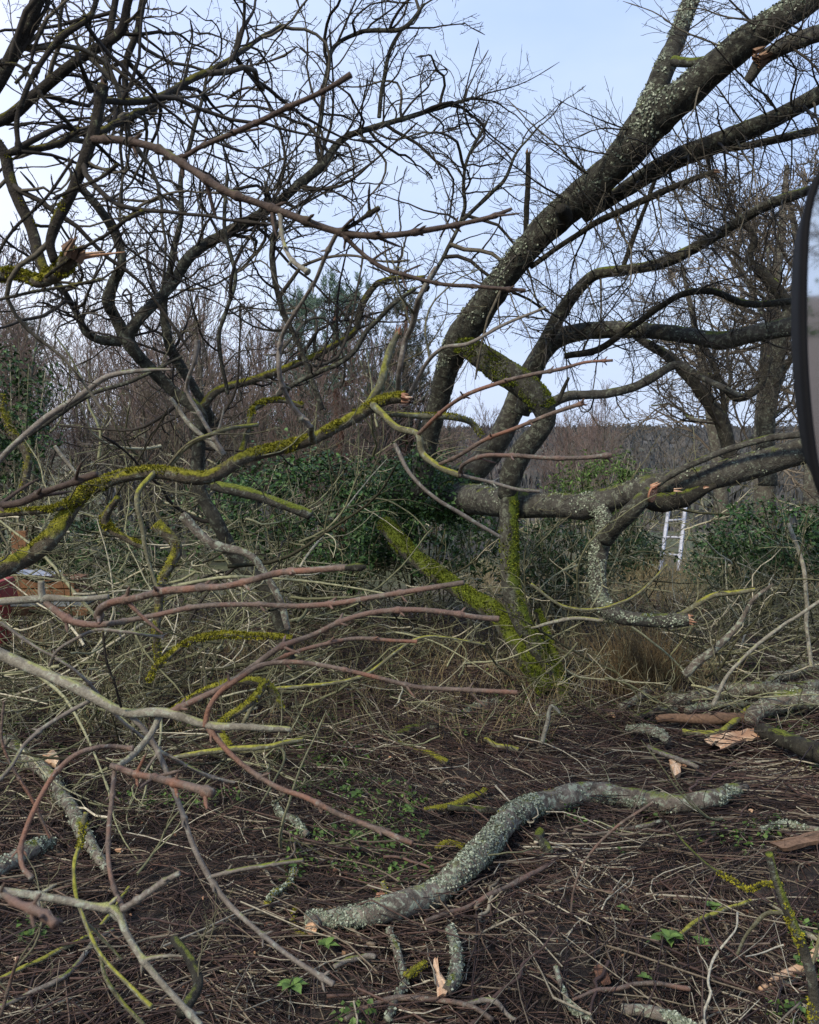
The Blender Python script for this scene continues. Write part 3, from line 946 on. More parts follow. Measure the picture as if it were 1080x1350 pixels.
def bush(name, label, centre, rad, cnt, size, mat, stems=40, seed=1, lumps=0.6, stem_mat='brush', cat='bush', narrow=0.62):
    c = np.asarray(centre, dtype=np.float64)
    rad = np.asarray(rad, dtype=np.float64)
    base = np.array([c[0], c[1], float(gz(c[0], c[1]))])
    t = thing(name, label, cat, base)
    d = unit(rng.normal(size=(cnt, 3)))
    lump = 1 + lumps * vnoise(d, 2.6, seed) + lumps * 0.7 * vnoise(d, 6.5, seed + 1)
    rr = lump * rng.uniform(0.45, 1.0, cnt) ** 0.5
    # ragged gaps between clumps
    p = c + d * rad * rr[:, None]
    k = vnoise(p, 3.2 / max(rad.mean(), 0.3) * 1.2, seed + 5) + rng.normal(size=cnt) * 0.2 > -0.12
    k &= p[:, 2] > gz(p[:, 0], p[:, 1])
    me = Mesh()
    leaves(me, p[k], d[k] * 0.6 + np.array([0, 0, 0.7]), size, 0.6, narrow)
    tag(me.build('foliage', mat, t, smooth=False), kind='stuff')
    me = Mesh()
    ang = rng.uniform(0, 2 * PI, stems)
    tops = c + unit(rng.normal(size=(stems, 3)) + np.array([0, 0, 0.8])) * rad * rng.uniform(0.8, 1.25, (stems, 1))
    foot = base + np.stack([np.cos(ang) * rad[0] * 0.3, np.sin(ang) * rad[1] * 0.3, 0 * ang - 0.02], -1)
    tt = np.linspace(0, 1, 6)[None, :, None]
    mid = (foot + tops) / 2 + rng.normal(size=(stems, 3)) * rad * 0.2
    Pt = foot[:, None] * (1 - tt) ** 2 + 2 * mid[:, None] * tt * (1 - tt) + tops[:, None] * tt ** 2
    R = np.linspace(0.012, 0.004, 6)[None] * rng.uniform(0.6, 1.3, (stems, 1))
    me.tubes(Pt, R, 4, rng.random(stems))
    tag(me.build('stems', M[stem_mat], t), kind='stuff')
    return t


# ivy wrapped round the trunk behind
def ivy_on(o, cnt, t0, t1, off, size, name='ivy'):
    p, r = PATH[o.name]
    n = len(p)
    i = rng.integers(int(t0 * (n - 1)), int(t1 * (n - 1)), cnt)
    d = unit(rng.normal(size=(cnt, 3)))
    c = p[i] + d * (r[i][:, None] + off * rng.uniform(0.1, 1, (cnt, 1)))
    me = Mesh()
    leaves(me, c, d, size, 0.5)
    x = me.build(name, M['ivy'], o, smooth=False)
    x['kind'] = 'stuff'


ivy_on(ivyt, 4200, 0.0, 0.26, 0.14, 0.045)
ivy_on(lean, 500, 0.0, 0.1, 0.06, 0.04)

# ================================================================== near left tree (dark, close)
nl = thing('leaning_tree', 'dark close tree at the upper left with mossy crooked limbs and a ragged broken stub', 'tree', (-2.4, 2.6, 0.0))
A1 = limb(nl, 'limb', [(-30, 160, 2.6, 10), (5, 95, 2.6, 10), (30, 48, 2.6, 10), (55, -15, 2.6, 10)], M['near_dark'], 16)
A2 = limb(nl, 'limb', [(-20, 166, 2.8, 8), (10, 155, 2.8, 8.5), (44, 126, 2.8, 8.5), (81, 97, 2.8, 8), (122, 66, 2.8, 7), (160, 37, 2.8, 7), (168, 5, 2.8, 6), (176, -20, 2.8, 6)], M['near_dark'], 14)
A3 = limb(nl, 'limb', [(137, 112, 2.3, 8), (131, 140, 2.3, 8), (119, 186, 2.3, 9), (107, 224, 2.3, 8), (89, 267, 2.3, 8), (73, 298, 2.3, 8), (66, 325, 2.3, 7), (72, 345, 2.3, 7)], M['near_dark'], 16, 0.2)
A3b = limb(nl, 'branch_stub', [(120, 120, 2.3, 5), (109, 95, 2.25, 4), (103, 78, 2.2, 4), (101, 68, 2.2, 5)], M['near_dark'], 10, 0.3)
splinters(nl, P(137, 112, 2.3), (0, 0, 1), 0.016, M['wood_old'], 7, 1.2)
A4 = limb(nl, 'limb', [(-25, 372, 2.4, 9), (5, 360, 2.4, 10), (28, 360, 2.4, 9), (47, 368, 2.38, 10), (72, 358, 2.34, 12), (88, 342, 2.3, 13), (97, 328, 2.28, 13)], M['moss_branch'], 18, 0.2, label='mossy elbow with a ragged broken end')
splinters(nl, P(98, 328, 2.26), (0.6, -0.2, 0.6), 0.03, M['wood_old'], 14, 1.1)
splinters(nl, P(104, 344, 2.3), (1, 0.1, 0.12), 0.018, M['wood'], 4, 8, tilt=0.08, name='torn_strip')
A5 = limb(nl, 'limb', [(-15, 178, 2.5, 8), (5, 205, 2.5, 8), (11, 230, 2.5, 8), (22, 262, 2.48, 8), (41, 304, 2.46, 8), (54, 345, 2.42, 8), (60, 362, 2.4, 8)], M['near_dark'], 16, 0.2)
A5b = limb(nl, 'branch', [(0, 205, 2.5, 5), (22, 200, 2.5, 5), (50, 196, 2.55, 5), (80, 188, 2.6, 4), (105, 170, 2.6, 3.5)], M['near_dark'], 10)
tufts(None, A4, 'moss', M['moss_yellow'], 1800, 0.007, (0, -0.2, 1), -0.2, 0.1, 1, patch=22)
tufts(None, A5, 'moss', M['moss_yellow'], 700, 0.006, (0, -0.2, 1), 0.4, 0, 1, patch=22)
tufts(None, A3, 'moss', M['moss_yellow'], 700, 0.006, (0, -0.2, 1), 0.5, 0, 1, patch=22)
A6 = limb(nl, 'branch', [(119, 184, 2.3, 7), (140, 184, 2.28, 6), (167, 186, 2.25, 6), (211, 197, 2.2, 6), (252, 223, 2.15, 6), (307, 256, 2.1, 6), (340, 268, 2.1, 5), (370, 279, 2.08, 5.5), (444, 305, 2.05, 5), (503, 311, 2.0, 4.5),
                         (577, 301, 2.0, 4), (614, 294, 2.0, 3.5), (651, 285, 2.0, 3.5), (675, 275, 2.0, 2.5)], M['near_brown'], 12, 0.12, 0.12, knots=0.09, label='long brown branch sweeping right across the sky')
A6b = limb(nl, 'branch', [(451, 308, 2.04, 4), (475, 332, 2.04, 3.5), (503, 352, 2.02, 3.5), (540, 364, 2.0, 3.2), (580, 374, 2.0, 3), (640, 379, 2.0, 3), (693, 383, 2.0, 3)], M['near_brown'], 10, 0.12, 0.12, knots=0.08)
A6c = limb(nl, 'branch_stub', [(450, 305, 2.04, 3), (476, 289, 2.0, 3), (490, 280, 1.98, 4), (500, 274, 1.97, 4)], M['near_dark'], 9, knots=0.05)
A6d = limb(nl, 'branch', [(444, 308, 2.05, 3.5), (428, 340, 2.1, 3.2), (415, 372, 2.15, 3), (400, 396, 2.2, 3), (384, 420, 2.25, 3.2), (370, 450, 2.3, 3.4), (368, 485, 2.3, 3.5), (380, 527, 2.35, 3.6), (410, 563, 2.4, 4)], M['shoot_grey'], 10, 0.12, 0.12, knots=0.11)
A6e = limb(nl, 'branch', [(370, 281, 2.08, 3.5), (373, 316, 2.05, 3), (386, 345, 2.0, 3.5), (406, 359, 1.98, 4)], M['pale'], 9, knots=0.05)
A7 = limb(nl, 'branch', [(215, 209, 2.25, 3), (245, 205, 2.2, 3.5), (262, 195, 2.15, 3.8), (300, 178, 2.1, 3.8), (340, 161, 2.0, 4), (376, 143, 1.95, 4), (414, 126, 1.9, 3.6), (444, 110, 1.85, 4), (463, 98, 1.85, 5)], M['near_brown'], 10, 0.15, 0.1, knots=0.1,
          label='straight red-brown shoot with a knobbly tip')
A8 = limb(nl, 'branch', [(137, 133, 2.4, 5), (170, 134, 2.5, 5), (207, 129, 2.6, 5.5), (241, 111, 2.7, 5), (275, 93, 2.8, 5), (305, 77, 2.9, 4.5), (333, 56, 3.1, 3.5), (370, 33, 3.3, 2.5)], M['near_dark'], 12, 0.25)
A9 = limb(nl, 'branch', [(130, 175, 2.6, 5), (160, 160, 2.7, 5), (185, 146, 2.8, 5), (200, 148, 2.9, 4)], M['near_dark'], 10, 0.25)
A10 = limb(nl, 'branch', [(0, 395, 1.9, 2.5), (45, 385, 1.9, 2.5), (90, 378, 1.9, 2.5), (135, 368, 1.9, 2.5)], M['near_dark'], 8, knots=0.06)
A11 = limb(nl, 'branch', [(-10, 85, 2.0, 2.5), (20, 85, 2.0, 2.5), (60, 133, 2.0, 2.6), (100, 172, 2.05, 3)], M['near_dark'], 8, knots=0.06)
A12 = limb(nl, 'branch', [(132, -20, 2.4, 4), (118, 22, 2.4, 4), (85, 45, 2.4, 5), (60, 75, 2.4, 4), (35, 120, 2.4, 4), (22, 160, 2.4, 4), (25, 200, 2.4, 4)], M['near_dark'], 9, knots=0.1)
A13 = limb(nl, 'branch', [(60, 28, 2.1, 3), (45, 60, 2.1, 2.5), (38, 88, 2.1, 2.5), (20, 110, 2.1, 2.5)], M['near_dark'], 8, knots=0.05)
A14 = limb(nl, 'branch', [(190, -10, 3.2, 5), (180, 40, 3.2, 5), (166, 85, 3.2, 5), (166, 130, 3.2, 5)], M['near_dark'], 10)
A15 = limb(nl, 'branch', [(154, -10, 3.0, 5), (148, 30, 3.0, 5), (143, 75, 3.0, 5), (137, 108, 2.9, 5)], M['near_dark'], 10)
A16 = limb(nl, 'branch', [(-10, 345, 2.2, 2.4), (20, 300, 2.2, 2.6), (60, 262, 2.2, 2.6), (96, 210, 2.2, 2.6)], M['near_dark'], 8, knots=0.07)
A17 = limb(nl, 'branch', [(187, 280, 2.1, 3.5), (165, 290, 2.15, 3), (140, 310, 2.2, 2.5), (105, 330, 2.25, 2.4), (60, 365, 2.3, 2.4)], M['near_dark'], 8, knots=0.06)
A18 = limb(nl, 'branch', [(154, 218, 2.1, 3.2), (135, 232, 2.15, 2.8), (100, 248, 2.2, 2.5), (70, 262, 2.2, 2.4)], M['near_dark'], 8, knots=0.06)
for o, n_, s0, s1 in ((A1, 8, 0.35, 0.8), (A2, 14, 0.35, 0.8), (A3, 8, 0.2, 0.5), (A5, 8, 0.25, 0.6), (A8, 18, 0.35, 0.7), (A9, 12, 0.4, 0.8), (A14, 12, 0.4, 0.8), (A15, 10, 0.35, 0.7),
                      (A5b, 8, 0.3, 0.6), (A12, 7, 0.2, 0.4)):
    sprout(o, nl, 'near', int(n_ * 0.45), s0, s1, 0.05, 1.0, (0.35, 0.5, 0.15), 1.1, 0.8, tip=(o in (A8, A9)))
for o, n_ in ((A1, 2), (A2, 3), (A3, 2), (A5, 3), (A8, 5), (A9, 4), (A14, 3), (A15, 3), (A12, 1), (A5b, 2)):
    sprout(o, nl, 'wavy', n_, 0.4, 0.9, 0.1, 1.0, (0.5, 0.3, -0.2), 1.1, 0.8, tip=False)
for o, n_ in ((A6, 7), (A7, 3), (A6d, 3)):
    sprout(o, nl, 'near', n_, 0.12, 0.28, 0.15, 0.8, (0.2, 0.3, 0.2), 1.2, 0.8, tip=False)

# ================================================================== toppled tree left of centre, further back
mt = thing('fallen_tree', 'toppled bare tree left of centre, forked dark limbs rising from the brush', 'tree', G(360, 890))
B0 = limb(mt, 'trunk', [(385, 912, 6.7, 11), (372, 830, 6.6, 10), (350, 778, 6.6, 10), (316, 740, 6.6, 10), (285, 690, 6.5, 10), (262, 640, 6.5, 10), (262, 590, 6.5, 10), (262, 545, 6.4, 10), (225, 512, 6.4, 9), (195, 480, 6.3, 9),
                        (170, 452, 6.2, 10), (152, 420, 6.2, 9), (142, 395, 6.1, 9), (148, 375, 6.1, 8), (160, 345, 6.0, 7), (152, 312, 6.0, 6), (132, 277, 5.9, 6), (100, 240, 5.8, 5)], M['trunk'], 18, 0.2)
B2 = limb(mt, 'limb', [(160, 452, 6.2, 7), (118, 442, 6.1, 6), (100, 410, 6.1, 5), (80, 380, 6.0, 4), (60, 350, 6.0, 3)], M['trunk'], 12, 0.2)
B3 = limb(mt, 'limb', [(165, 446, 6.2, 9), (188, 415, 6.2, 9), (226, 376, 6.3, 8), (245, 345, 6.3, 8), (290, 310, 6.4, 8), (335, 285, 6.4, 7), (377, 258, 6.5, 7), (425, 218, 6.5, 7), (451, 182, 6.6, 5), (488, 169, 6.6, 4.5), (562, 148, 6.7, 3.5), (625, 128, 6.8, 2)], M['trunk'], 14, 0.2,
          label='long forked limb reaching up to the right')
B4 = limb(mt, 'limb', [(285, 565, 6.7, 8), (262, 522, 6.6, 7), (240, 485, 6.6, 7), (222, 452, 6.5, 7), (214, 405, 6.5, 6), (224, 350, 6.5, 5), (238, 290, 6.5, 4), (240, 230, 6.5, 3.5), (262, 150, 6.5, 3), (275, 90, 6.5, 2)], M['trunk'], 12, 0.2)
B5 = limb(mt, 'limb', [(262, 545, 6.6, 7), (282, 518, 6.6, 6), (333, 502, 6.7, 6), (396, 478, 6.8, 5.5), (440, 456, 6.9, 5), (466, 438, 6.9, 5), (480, 398, 6.9, 5), (495, 376, 6.9, 4), (560, 365, 6.9, 3)], M['moss_branch'], 12, 0.2)
B6 = limb(mt, 'limb', [(335, 540, 6.0, 3), (400, 500, 6.0, 3.5), (460, 470, 5.9, 3.5), (490, 430, 5.9, 3.5), (520, 400, 5.8, 3.5), (548, 380, 5.8, 3)], M['trunk'], 9, 0.2)
B7 = limb(mt, 'limb', [(425, 540, 6.3, 4), (400, 470, 6.3, 4), (370, 400, 6.3, 4.5), (360, 340, 6.3, 4.5), (362, 290, 6.4, 3.5), (350, 240, 6.4, 3)], M['trunk'], 10, 0.2)
B8 = limb(mt, 'limb', [(430, 225, 6.5, 4), (460, 300, 6.4, 2), (450, 245, 6.4, 3), (430, 222, 6.4, 4)][:1] + [(420, 205, 6.5, 3.5), (424, 150, 6.5, 3.5), (430, 100, 6.5, 3.5), (442, 60, 6.5, 3), (475, 42, 6.5, 3), (535, 35, 6.4, 3), (560, 5, 6.4, 2)], M['trunk'], 9, 0.2)
B9 = limb(mt, 'branch', [(500, 155, 6.6, 3), (505, 110, 6.6, 3), (515, 65, 6.6, 3), (530, 38, 6.6, 3)], M['trunk'], 8)
B10 = limb(mt, 'branch', [(610, 290, 6.5, 3), (640, 262, 6.5, 3), (668, 232, 6.4, 2.5), (680, 205, 6.4, 2), (712, 165, 6.4, 1.5)], M['trunk'], 8)
B11 = limb(mt, 'branch', [(560, 380, 6.6, 3), (590, 330, 6.6, 3), (611, 280, 6.6, 3), (613, 220, 6.6, 2.5), (642, 160, 6.6, 2)], M['trunk'], 8)
B12 = limb(mt, 'branch', [(300, 520, 6.2, 2.5), (250, 640, 6.2, 2), (180, 560, 5.9, 3)][:1] + [(290, 440, 6.1, 3), (310, 370, 6.1, 3), (296, 300, 6.1, 3), (300, 230, 6.1, 2.5)], M['trunk'], 8)
for o, n_, s0, s1, b_ in ((B3, 48, 0.5, 1.05, (0.25, 0, 0.1)), (B4, 20, 0.5, 1.0, (0.1, 0, 0.2)), (B0, 24, 0.4, 0.9, (0, 0, 0.2)), (B2, 12, 0.4, 0.9, (-0.3, 0, 0.2)), (B5, 18, 0.4, 0.9, (0.2, 0, 0.2)),
                          (B7, 14, 0.4, 0.9, (0.1, 0, 0.2)), (B8, 16, 0.4, 0.9, (0.3, 0, 0.1)), (B9, 8, 0.4, 0.8, (0.2, 0, 0.1)), (B10, 14, 0.3, 0.7, (0.1, 0, 0.1)), (B11, 18, 0.3, 0.8, (0, 0, 0.1)), (B12, 12, 0.4, 0.9, (0, 0, 0.2)), (B6, 8, 0.3, 0.7, (0, 0, 0))):
    sprout(o, mt, 'ash', int(n_ * 0.62), s0, s1, 0.12 if o is not B0 else 0.5, 1.0, b_, 1.1, 0.7)
for o, n_ in ((B3, 26), (B4, 14), (B8, 6), (B0, 14), (B11, 10), (B7, 10), (B12, 8), (B5, 10), (B2, 8)):
    sprout(o, mt, 'wavy', n_, 0.6, 1.5, 0.2, 1.0, (0.1, -0.1, 0.0), 1.2, 0.7, tip=False)
# finer crown fill of the same tree
for o, n_ in ((B3, 7), (B4, 3), (B8, 3), (B0, 3), (B11, 2)):
    sprout(o, mt, 'ash_dense', n_, 0.5, 1.1, 0.3, 1.0, (0.1, 0, 0.2), 1.2, 0.7, tip=False)

# ================================================================== mossy broken branch, left to centre
mb = thing('broken_branch', 'thick yellow-mossy branch rising from the left edge to a torn end near the centre', 'branch', P(0, 752, 2.9))
C1 = limb(mb, 'limb', [(-40, 765, 2.8, 13), (0, 750, 2.85, 14), (40, 732, 2.9, 14), (66, 708, 2.9, 13), (90, 676, 2.95, 12), (112, 650, 3.0, 11), (150, 632, 3.0, 10), (207, 619, 3.0, 10), (272, 628, 3.0, 10), (326, 602, 3.05, 10), (372, 592, 3.1, 9.5),
                       (414, 578, 3.1, 9), (450, 560, 3.15, 9), (482, 542, 3.2, 9.5), (505, 530, 3.2, 9), (535, 524, 3.2, 8)], M['moss_branch'], 22, 0.24, 0.35)
splinters(mb, P(534, 525, 3.18), (1, -0.1, -0.05), 0.02, M['wood_orange'], 10, 1.8)
C2 = limb(mb, 'limb', [(-30, 682, 2.9, 5), (20, 677, 2.9, 5.5), (74, 671, 2.92, 6), (100, 660, 2.95, 8)], M['moss_branch'], 14, 0.24, 0.3)
C3 = limb(mb, 'branch', [(204, 622, 2.98, 4), (182, 652, 2.9, 4), (188, 700, 2.88, 3.5), (194, 730, 2.86, 3), (207, 775, 2.85, 2.5)], M['olive'], 10)
C4 = limb(mb, 'branch', [(490, 532, 3.2, 6), (505, 545, 3.1, 5), (525, 565, 3.05, 5), (551, 575, 3.0, 5), (556, 595, 3.0, 5), (575, 613, 2.95, 5), (607, 627, 2.9, 4.5)], M['olive'], 12, 0.15)
C5 = limb(mb, 'branch', [(500, 545, 3.25, 4), (550, 548, 3.3, 5), (600, 550, 3.35, 5), (622, 558, 3.4, 5), (636, 576, 3.4, 4)], M['olive'], 12, 0.25)
C6 = limb(mb, 'shoot', [(551, 573, 3.0, 3.5), (575, 550, 2.9, 3.2), (599, 530, 2.8, 3), (628, 515, 2.7, 3), (655, 506, 2.7, 3), (700, 494, 2.6, 2.8), (742, 486, 2.6, 2.6), (770, 478, 2.6, 2.2), (808, 475, 2.6, 2)], M['shoot_red'], 9, 0.1, 0.1, knots=0.16)
C7 = limb(mb, 'shoot', [(577, 613, 2.95, 3), (606, 600, 2.85, 3), (636, 582, 2.8, 3), (680, 564, 2.7, 3), (720, 548, 2.65, 3), (770, 531, 2.6, 3.4)], M['shoot_red'], 9, 0.1, 0.1, knots=0.16)
C8 = limb(mb, 'shoot', [(607, 627, 2.9, 3.5), (612, 612, 2.8, 3.2), (633, 602, 2.75, 3.3), (680, 601, 2.65, 3.4), (740, 604, 2.6, 3.6), (775, 603, 2.6, 3.6), (806, 600, 2.6, 4)], M['shoot'], 9, 0.1, 0.1, knots=0.14)
C9 = limb(mb, 'shoot', [(609, 627, 2.9, 3), (640, 634, 2.9, 2.6), (681, 645, 2.9, 2.6), (712, 648, 2.9, 2.4)], M['shoot_grey'], 8, 0.1, 0.1, knots=0.12)
C10 = limb(mb, 'branch', [(480, 540, 3.3, 5), (499, 513, 3.3, 6), (508, 480, 3.35, 6), (520, 450, 3.4, 5), (526, 438, 3.4, 4)], M['olive'], 12, 0.2)
splinters(mb, P(526, 438, 3.4), (0.2, 0, 1), 0.014, M['wood_orange'], 6, 2)
C11 = limb(mb, 'branch', [(525, 516, 3.3, 4), (528, 480, 3.2, 4), (533, 454, 3.2, 4), (547, 417, 3.1, 4.5), (556, 385, 3.0, 4), (575, 352, 3.0, 3)], M['shoot_grey'], 10, 0.15)
C12 = limb(mb, 'branch', [(540, 520, 3.3, 3), (562, 480, 3.2, 3), (580, 460, 3.1, 3), (620, 452, 3.0, 3), (660, 430, 3.0, 2.5), (720, 405, 3.0, 2)], M['shoot_grey'], 9, 0.15)
C13 = limb(mb, 'branch', [(410, 561, 2.5, 4), (411, 575, 2.7, 5), (414, 582, 3.0, 5)], M['olive'], 9)
C14 = limb(mb, 'branch', [(222, 618, 3.0, 4), (235, 600, 3.0, 4), (255, 583, 3.0, 3.5), (290, 568, 3.0, 3), (340, 560, 3.1, 3)], M['olive'], 10)
C15 = limb(mb, 'branch', [(296, 600, 3.05, 4), (280, 575, 3.05, 3.5), (262, 545, 3.05, 3), (248, 515, 3.05, 3), (258, 470, 3.0, 3), (260, 448, 3.0, 4)], M['shoot_grey'], 9, knots=0.1)
C16 = limb(mb, 'branch', [(155, 655, 2.95, 5), (140, 690, 3.0, 7), (165, 710, 3.0, 5), (192, 722, 3.0, 5)], M['moss_branch'], 11, 0.25)
C17 = limb(mb, 'branch', [(520, 585, 3.0, 3), (545, 630, 2.95, 3), (580, 660, 2.9, 3), (620, 685, 2.9, 3), (660, 708, 2.9, 2.2)], M['shoot_grey'], 9)
C18 = limb(mb, 'branch', [(318, 596, 3.05, 5), (330, 560, 3.1, 5), (338, 535, 3.15, 4), (372, 528, 3.2, 4), (400, 535, 3.2, 4)], M['moss_branch'], 11, 0.25)
for o, c_, th in ((C1, 6500, 0.35), (C2, 1000, 0.25), (C16, 500, 0.3), (C5, 300, 0.5), (C18, 500, 0.4)):
    tufts(None, o, 'moss', M['moss_yellow'], c_, 0.0075, (0, -0.15, 1), th, 0, 1, patch=16)
for o, n_ in ((C1, 14), (C2, 3), (C4, 4), (C11, 4), (C12, 3), (C10, 3), (C3, 3)):
    sprout(o, mb, 'oliv', n_, 0.2, 0.55, 0.1, 1.0, (0.2, 0.4, 0.0), 1.2, 0.7, tip=False)

# dark straight shoot near lower left of it
sh = limb(None, 'cut_shoot', [(-10, 668, 1.7, 5), (30, 662, 1.7, 6), (60, 648, 1.7, 5.5), (95, 636, 1.7, 5), (128, 624, 1.7, 6)], M['near_brown'], 10, 0.15, 0.1, knots=0.08)
tag(sh, 'dark brown blurred shoot poking in from the left edge above the mossy branch', 'branch')
sh = limb(None, 'bare_branch', [(-20, 630, 3.3, 4), (20, 585, 3.3, 4.5), (60, 552, 3.3, 5), (100, 525, 3.3, 4.5), (140, 498, 3.3, 4), (190, 488, 3.3, 3), (226, 487, 3.3, 2)], M['shoot_grey'], 10, 0.12, 0.2)
tag(sh, 'smooth grey-brown branch slanting up from the left edge through the brush', 'branch')
sh = limb(None, 'bare_branch', [(225, 525, 3.4, 3), (250, 560, 3.4, 3.5), (275, 582, 3.4, 3.5), (295, 600, 3.4, 3.5)], M['pale'], 9)
tag(sh, 'short pale branch slanting down onto the mossy branch', 'branch')
sh = limb(None, 'dead_stick', [(72, 588, 3.8, 3), (90, 612, 3.8, 3), (106, 630, 3.8, 3)], M['pale'], 8)
tag(sh, 'bleached dead stick standing on end in the brush at the left', 'stick')

# ================================================================== pale branch with forks, lower left
lb = thing('pale_branch', 'pale green-grey branch at the left edge splitting into long red-brown shoots', 'branch', P(0, 863, 2.0))
D1 = limb(lb, 'limb', [(-40, 845, 2.0, 9), (0, 863, 2.0, 8.5), (63, 890, 1.95, 8), (122, 918, 1.9, 8), (163, 938, 1.88, 7), (222, 941, 1.85, 7), (272, 956, 1.82, 6), (330, 959, 1.8, 4.5), (383, 962, 1.8, 4)], M['pale'], 16, 0.12, 0.2)
D2 = limb(lb, 'branch', [(210, 945, 1.87, 5), (200, 966, 1.85, 5), (174, 996, 1.8, 5), (156, 1010, 1.75, 4.5)], M['pale'], 12)
D2b = limb(lb, 'shoot', [(148, 1010, 1.75, 5), (175, 1019, 1.7, 5), (207, 1026, 1.6, 5.5), (245, 1036, 1.5, 6), (280, 1046, 1.45, 7)], M['shoot_red'], 12, 0.15, 0.1, knots=0.1)
D2c = limb(lb, 'shoot', [(151, 1017, 1.75, 3.5), (148, 1050, 1.7, 3.5), (143, 1097, 1.65, 3.5), (143, 1135, 1.6, 3.5), (150, 1170, 1.55, 3.5), (164, 1200, 1.5, 4)], M['shoot_red'], 10, 0.12, 0.1, knots=0.1)
D3 = limb(lb, 'shoot', [(222, 940, 1.85, 4.5), (260, 922, 1.85, 4.5), (296, 905, 1.85, 4.5), (335, 878, 1.85, 4.5), (370, 853, 1.85, 4.5), (410, 838, 1.85, 4), (451, 819, 1.85, 4), (490, 808, 1.85, 4), (532, 804, 1.85, 4), (599, 809, 1.85, 4), (630, 814, 1.85, 4), (658, 816, 1.85, 4.5)], M['shoot'], 12, 0.12, 0.08, knots=0.13)
D4 = limb(lb, 'shoot', [(270, 958, 1.82, 4.5), (275, 935, 1.82, 4), (289, 914, 1.82, 4), (315, 895, 1.82, 4), (345, 877, 1.82, 3.8), (377, 873, 1.82, 3.6), (430, 878, 1.8, 3.4), (488, 891, 1.8, 3.4), (547, 905, 1.8, 3.4), (610, 909, 1.8, 3.2), (682, 913, 1.8, 3.5)], M['shoot_red'], 12, 0.12, 0.08, knots=0.13)
D4b = limb(lb, 'shoot', [(352, 876, 1.9, 2.8), (380, 863, 1.9, 2.8), (425, 850, 1.92, 3), (470, 842, 1.95, 3), (510, 844, 1.95, 2.8), (550, 846, 1.95, 2.8)], M['shoot_red'], 9, 0.12, 0.08, knots=0.1)
D5 = limb(lb, 'shoot', [(274, 960, 1.82, 4), (300, 990, 1.8, 4), (333, 1018, 1.78, 4), (370, 1040, 1.76, 4), (400, 1050, 1.74, 4), (451, 1075, 1.7, 4), (500, 1094, 1.68, 4), (544, 1112, 1.65, 4.5)], M['shoot_red'], 10, 0.12, 0.1, knots=0.14)
D6 = limb(lb, 'shoot', [(170, 942, 1.88, 4), (190, 962, 1.88, 4), (204, 983, 1.88, 4), (222, 1025, 1.85, 4), (240, 1071, 1.82, 4), (255, 1115, 1.8, 4), (275, 1155, 1.78, 4.5), (300, 1190, 1.75, 4), (324, 1214, 1.72, 3.5), (350, 1236, 1.7, 3.5), (389, 1266, 1.66, 3.5), (440, 1298, 1.62, 4.5)], M['shoot_grey'], 10, 0.12, 0.1, knots=0.15)
D6b = limb(lb, 'shoot', [(278, 1156, 1.78, 3), (310, 1148, 1.78, 3), (345, 1142, 1.78, 3), (400, 1134, 1.78, 3.2)], M['shoot_grey'], 9, 0.12, 0.1, knots=0.1)
D9 = limb(lb, 'shoot', [(118, 924, 1.92, 3.2), (85, 942, 1.9, 3.2), (55, 961, 1.88, 3.2), (30, 985, 1.85, 3.2), (15, 1010, 1.82, 3), (-10, 1038, 1.8, 3)], M['shoot_grey'], 9, 0.12, 0.1, knots=0.12)
D12a = limb(lb, 'shoot', [(160, 932, 1.86, 2.2), (152, 905, 1.82, 2), (140, 870, 1.8, 2), (136, 832, 1.8, 2)], M['near_dark'], 7, knots=0.05)

gb = thing('grey_branch', 'grey branch at the left edge forking into a thick red shoot with black tip', 'branch', P(0, 794, 1.9))
D7 = limb(gb, 'limb', [(-30, 797, 1.9, 5.5), (0, 793, 1.9, 5.5), (35, 791, 1.9, 5.5), (59, 790, 1.9, 5.5), (100, 790, 1.9, 4), (143, 786, 1.9, 4)], M['pale'], 12, 0.15)
D7s = limb(gb, 'branch_stub', [(58, 794, 1.9, 6), (55, 776, 1.9, 5), (54, 766, 1.9, 4.5)], M['pale'], 10)
D7b = limb(gb, 'limb', [(60, 794, 1.9, 5), (75, 806, 1.88, 5.5), (93, 818, 1.86, 5.5), (125, 824, 1.84, 5), (148, 822, 1.82, 4.5), (200, 812, 1.8, 4), (259, 800, 1.78, 4), (330, 797, 1.76, 3.8), (400, 799, 1.74, 4), (440, 796, 1.72, 4), (477, 790, 1.7, 4), (520, 783, 1.68, 3.8), (562, 776, 1.66, 4), (612, 768, 1.64, 4)], M['shoot'], 12, 0.1, 0.08, knots=0.15)
D7c = limb(gb, 'shoot', [(131, 818, 1.8, 6), (131, 806, 1.78, 6), (142, 797, 1.75, 6), (180, 788, 1.7, 5.5), (222, 779, 1.62, 5.5), (260, 776, 1.58, 5), (296, 773, 1.52, 5), (335, 764, 1.48, 5), (370, 755, 1.44, 5), (420, 751, 1.4, 4.5), (458, 748, 1.38, 5)], M['shoot_red'], 12, 0.14, 0.08, knots=0.12, label='thick red-brown shoot')
D7t = limb(gb, 'bud', [(455, 748.5, 1.375, 5), (467, 747, 1.37, 6.5), (478, 747, 1.36, 5), (483, 747, 1.36, 2)], M['trunk_dark'], 12, 0.25, label='blackish swollen tip')
D7d = limb(gb, 'shoot', [(65, 878, 1.95, 2.5), (75, 858, 1.92, 2.5), (100, 842, 1.9, 2.6), (127, 831, 1.88, 2.8), (160, 833, 1.86, 2.8), (215, 840, 1.84, 2.2)], M['shoot_grey'], 8, knots=0.1)

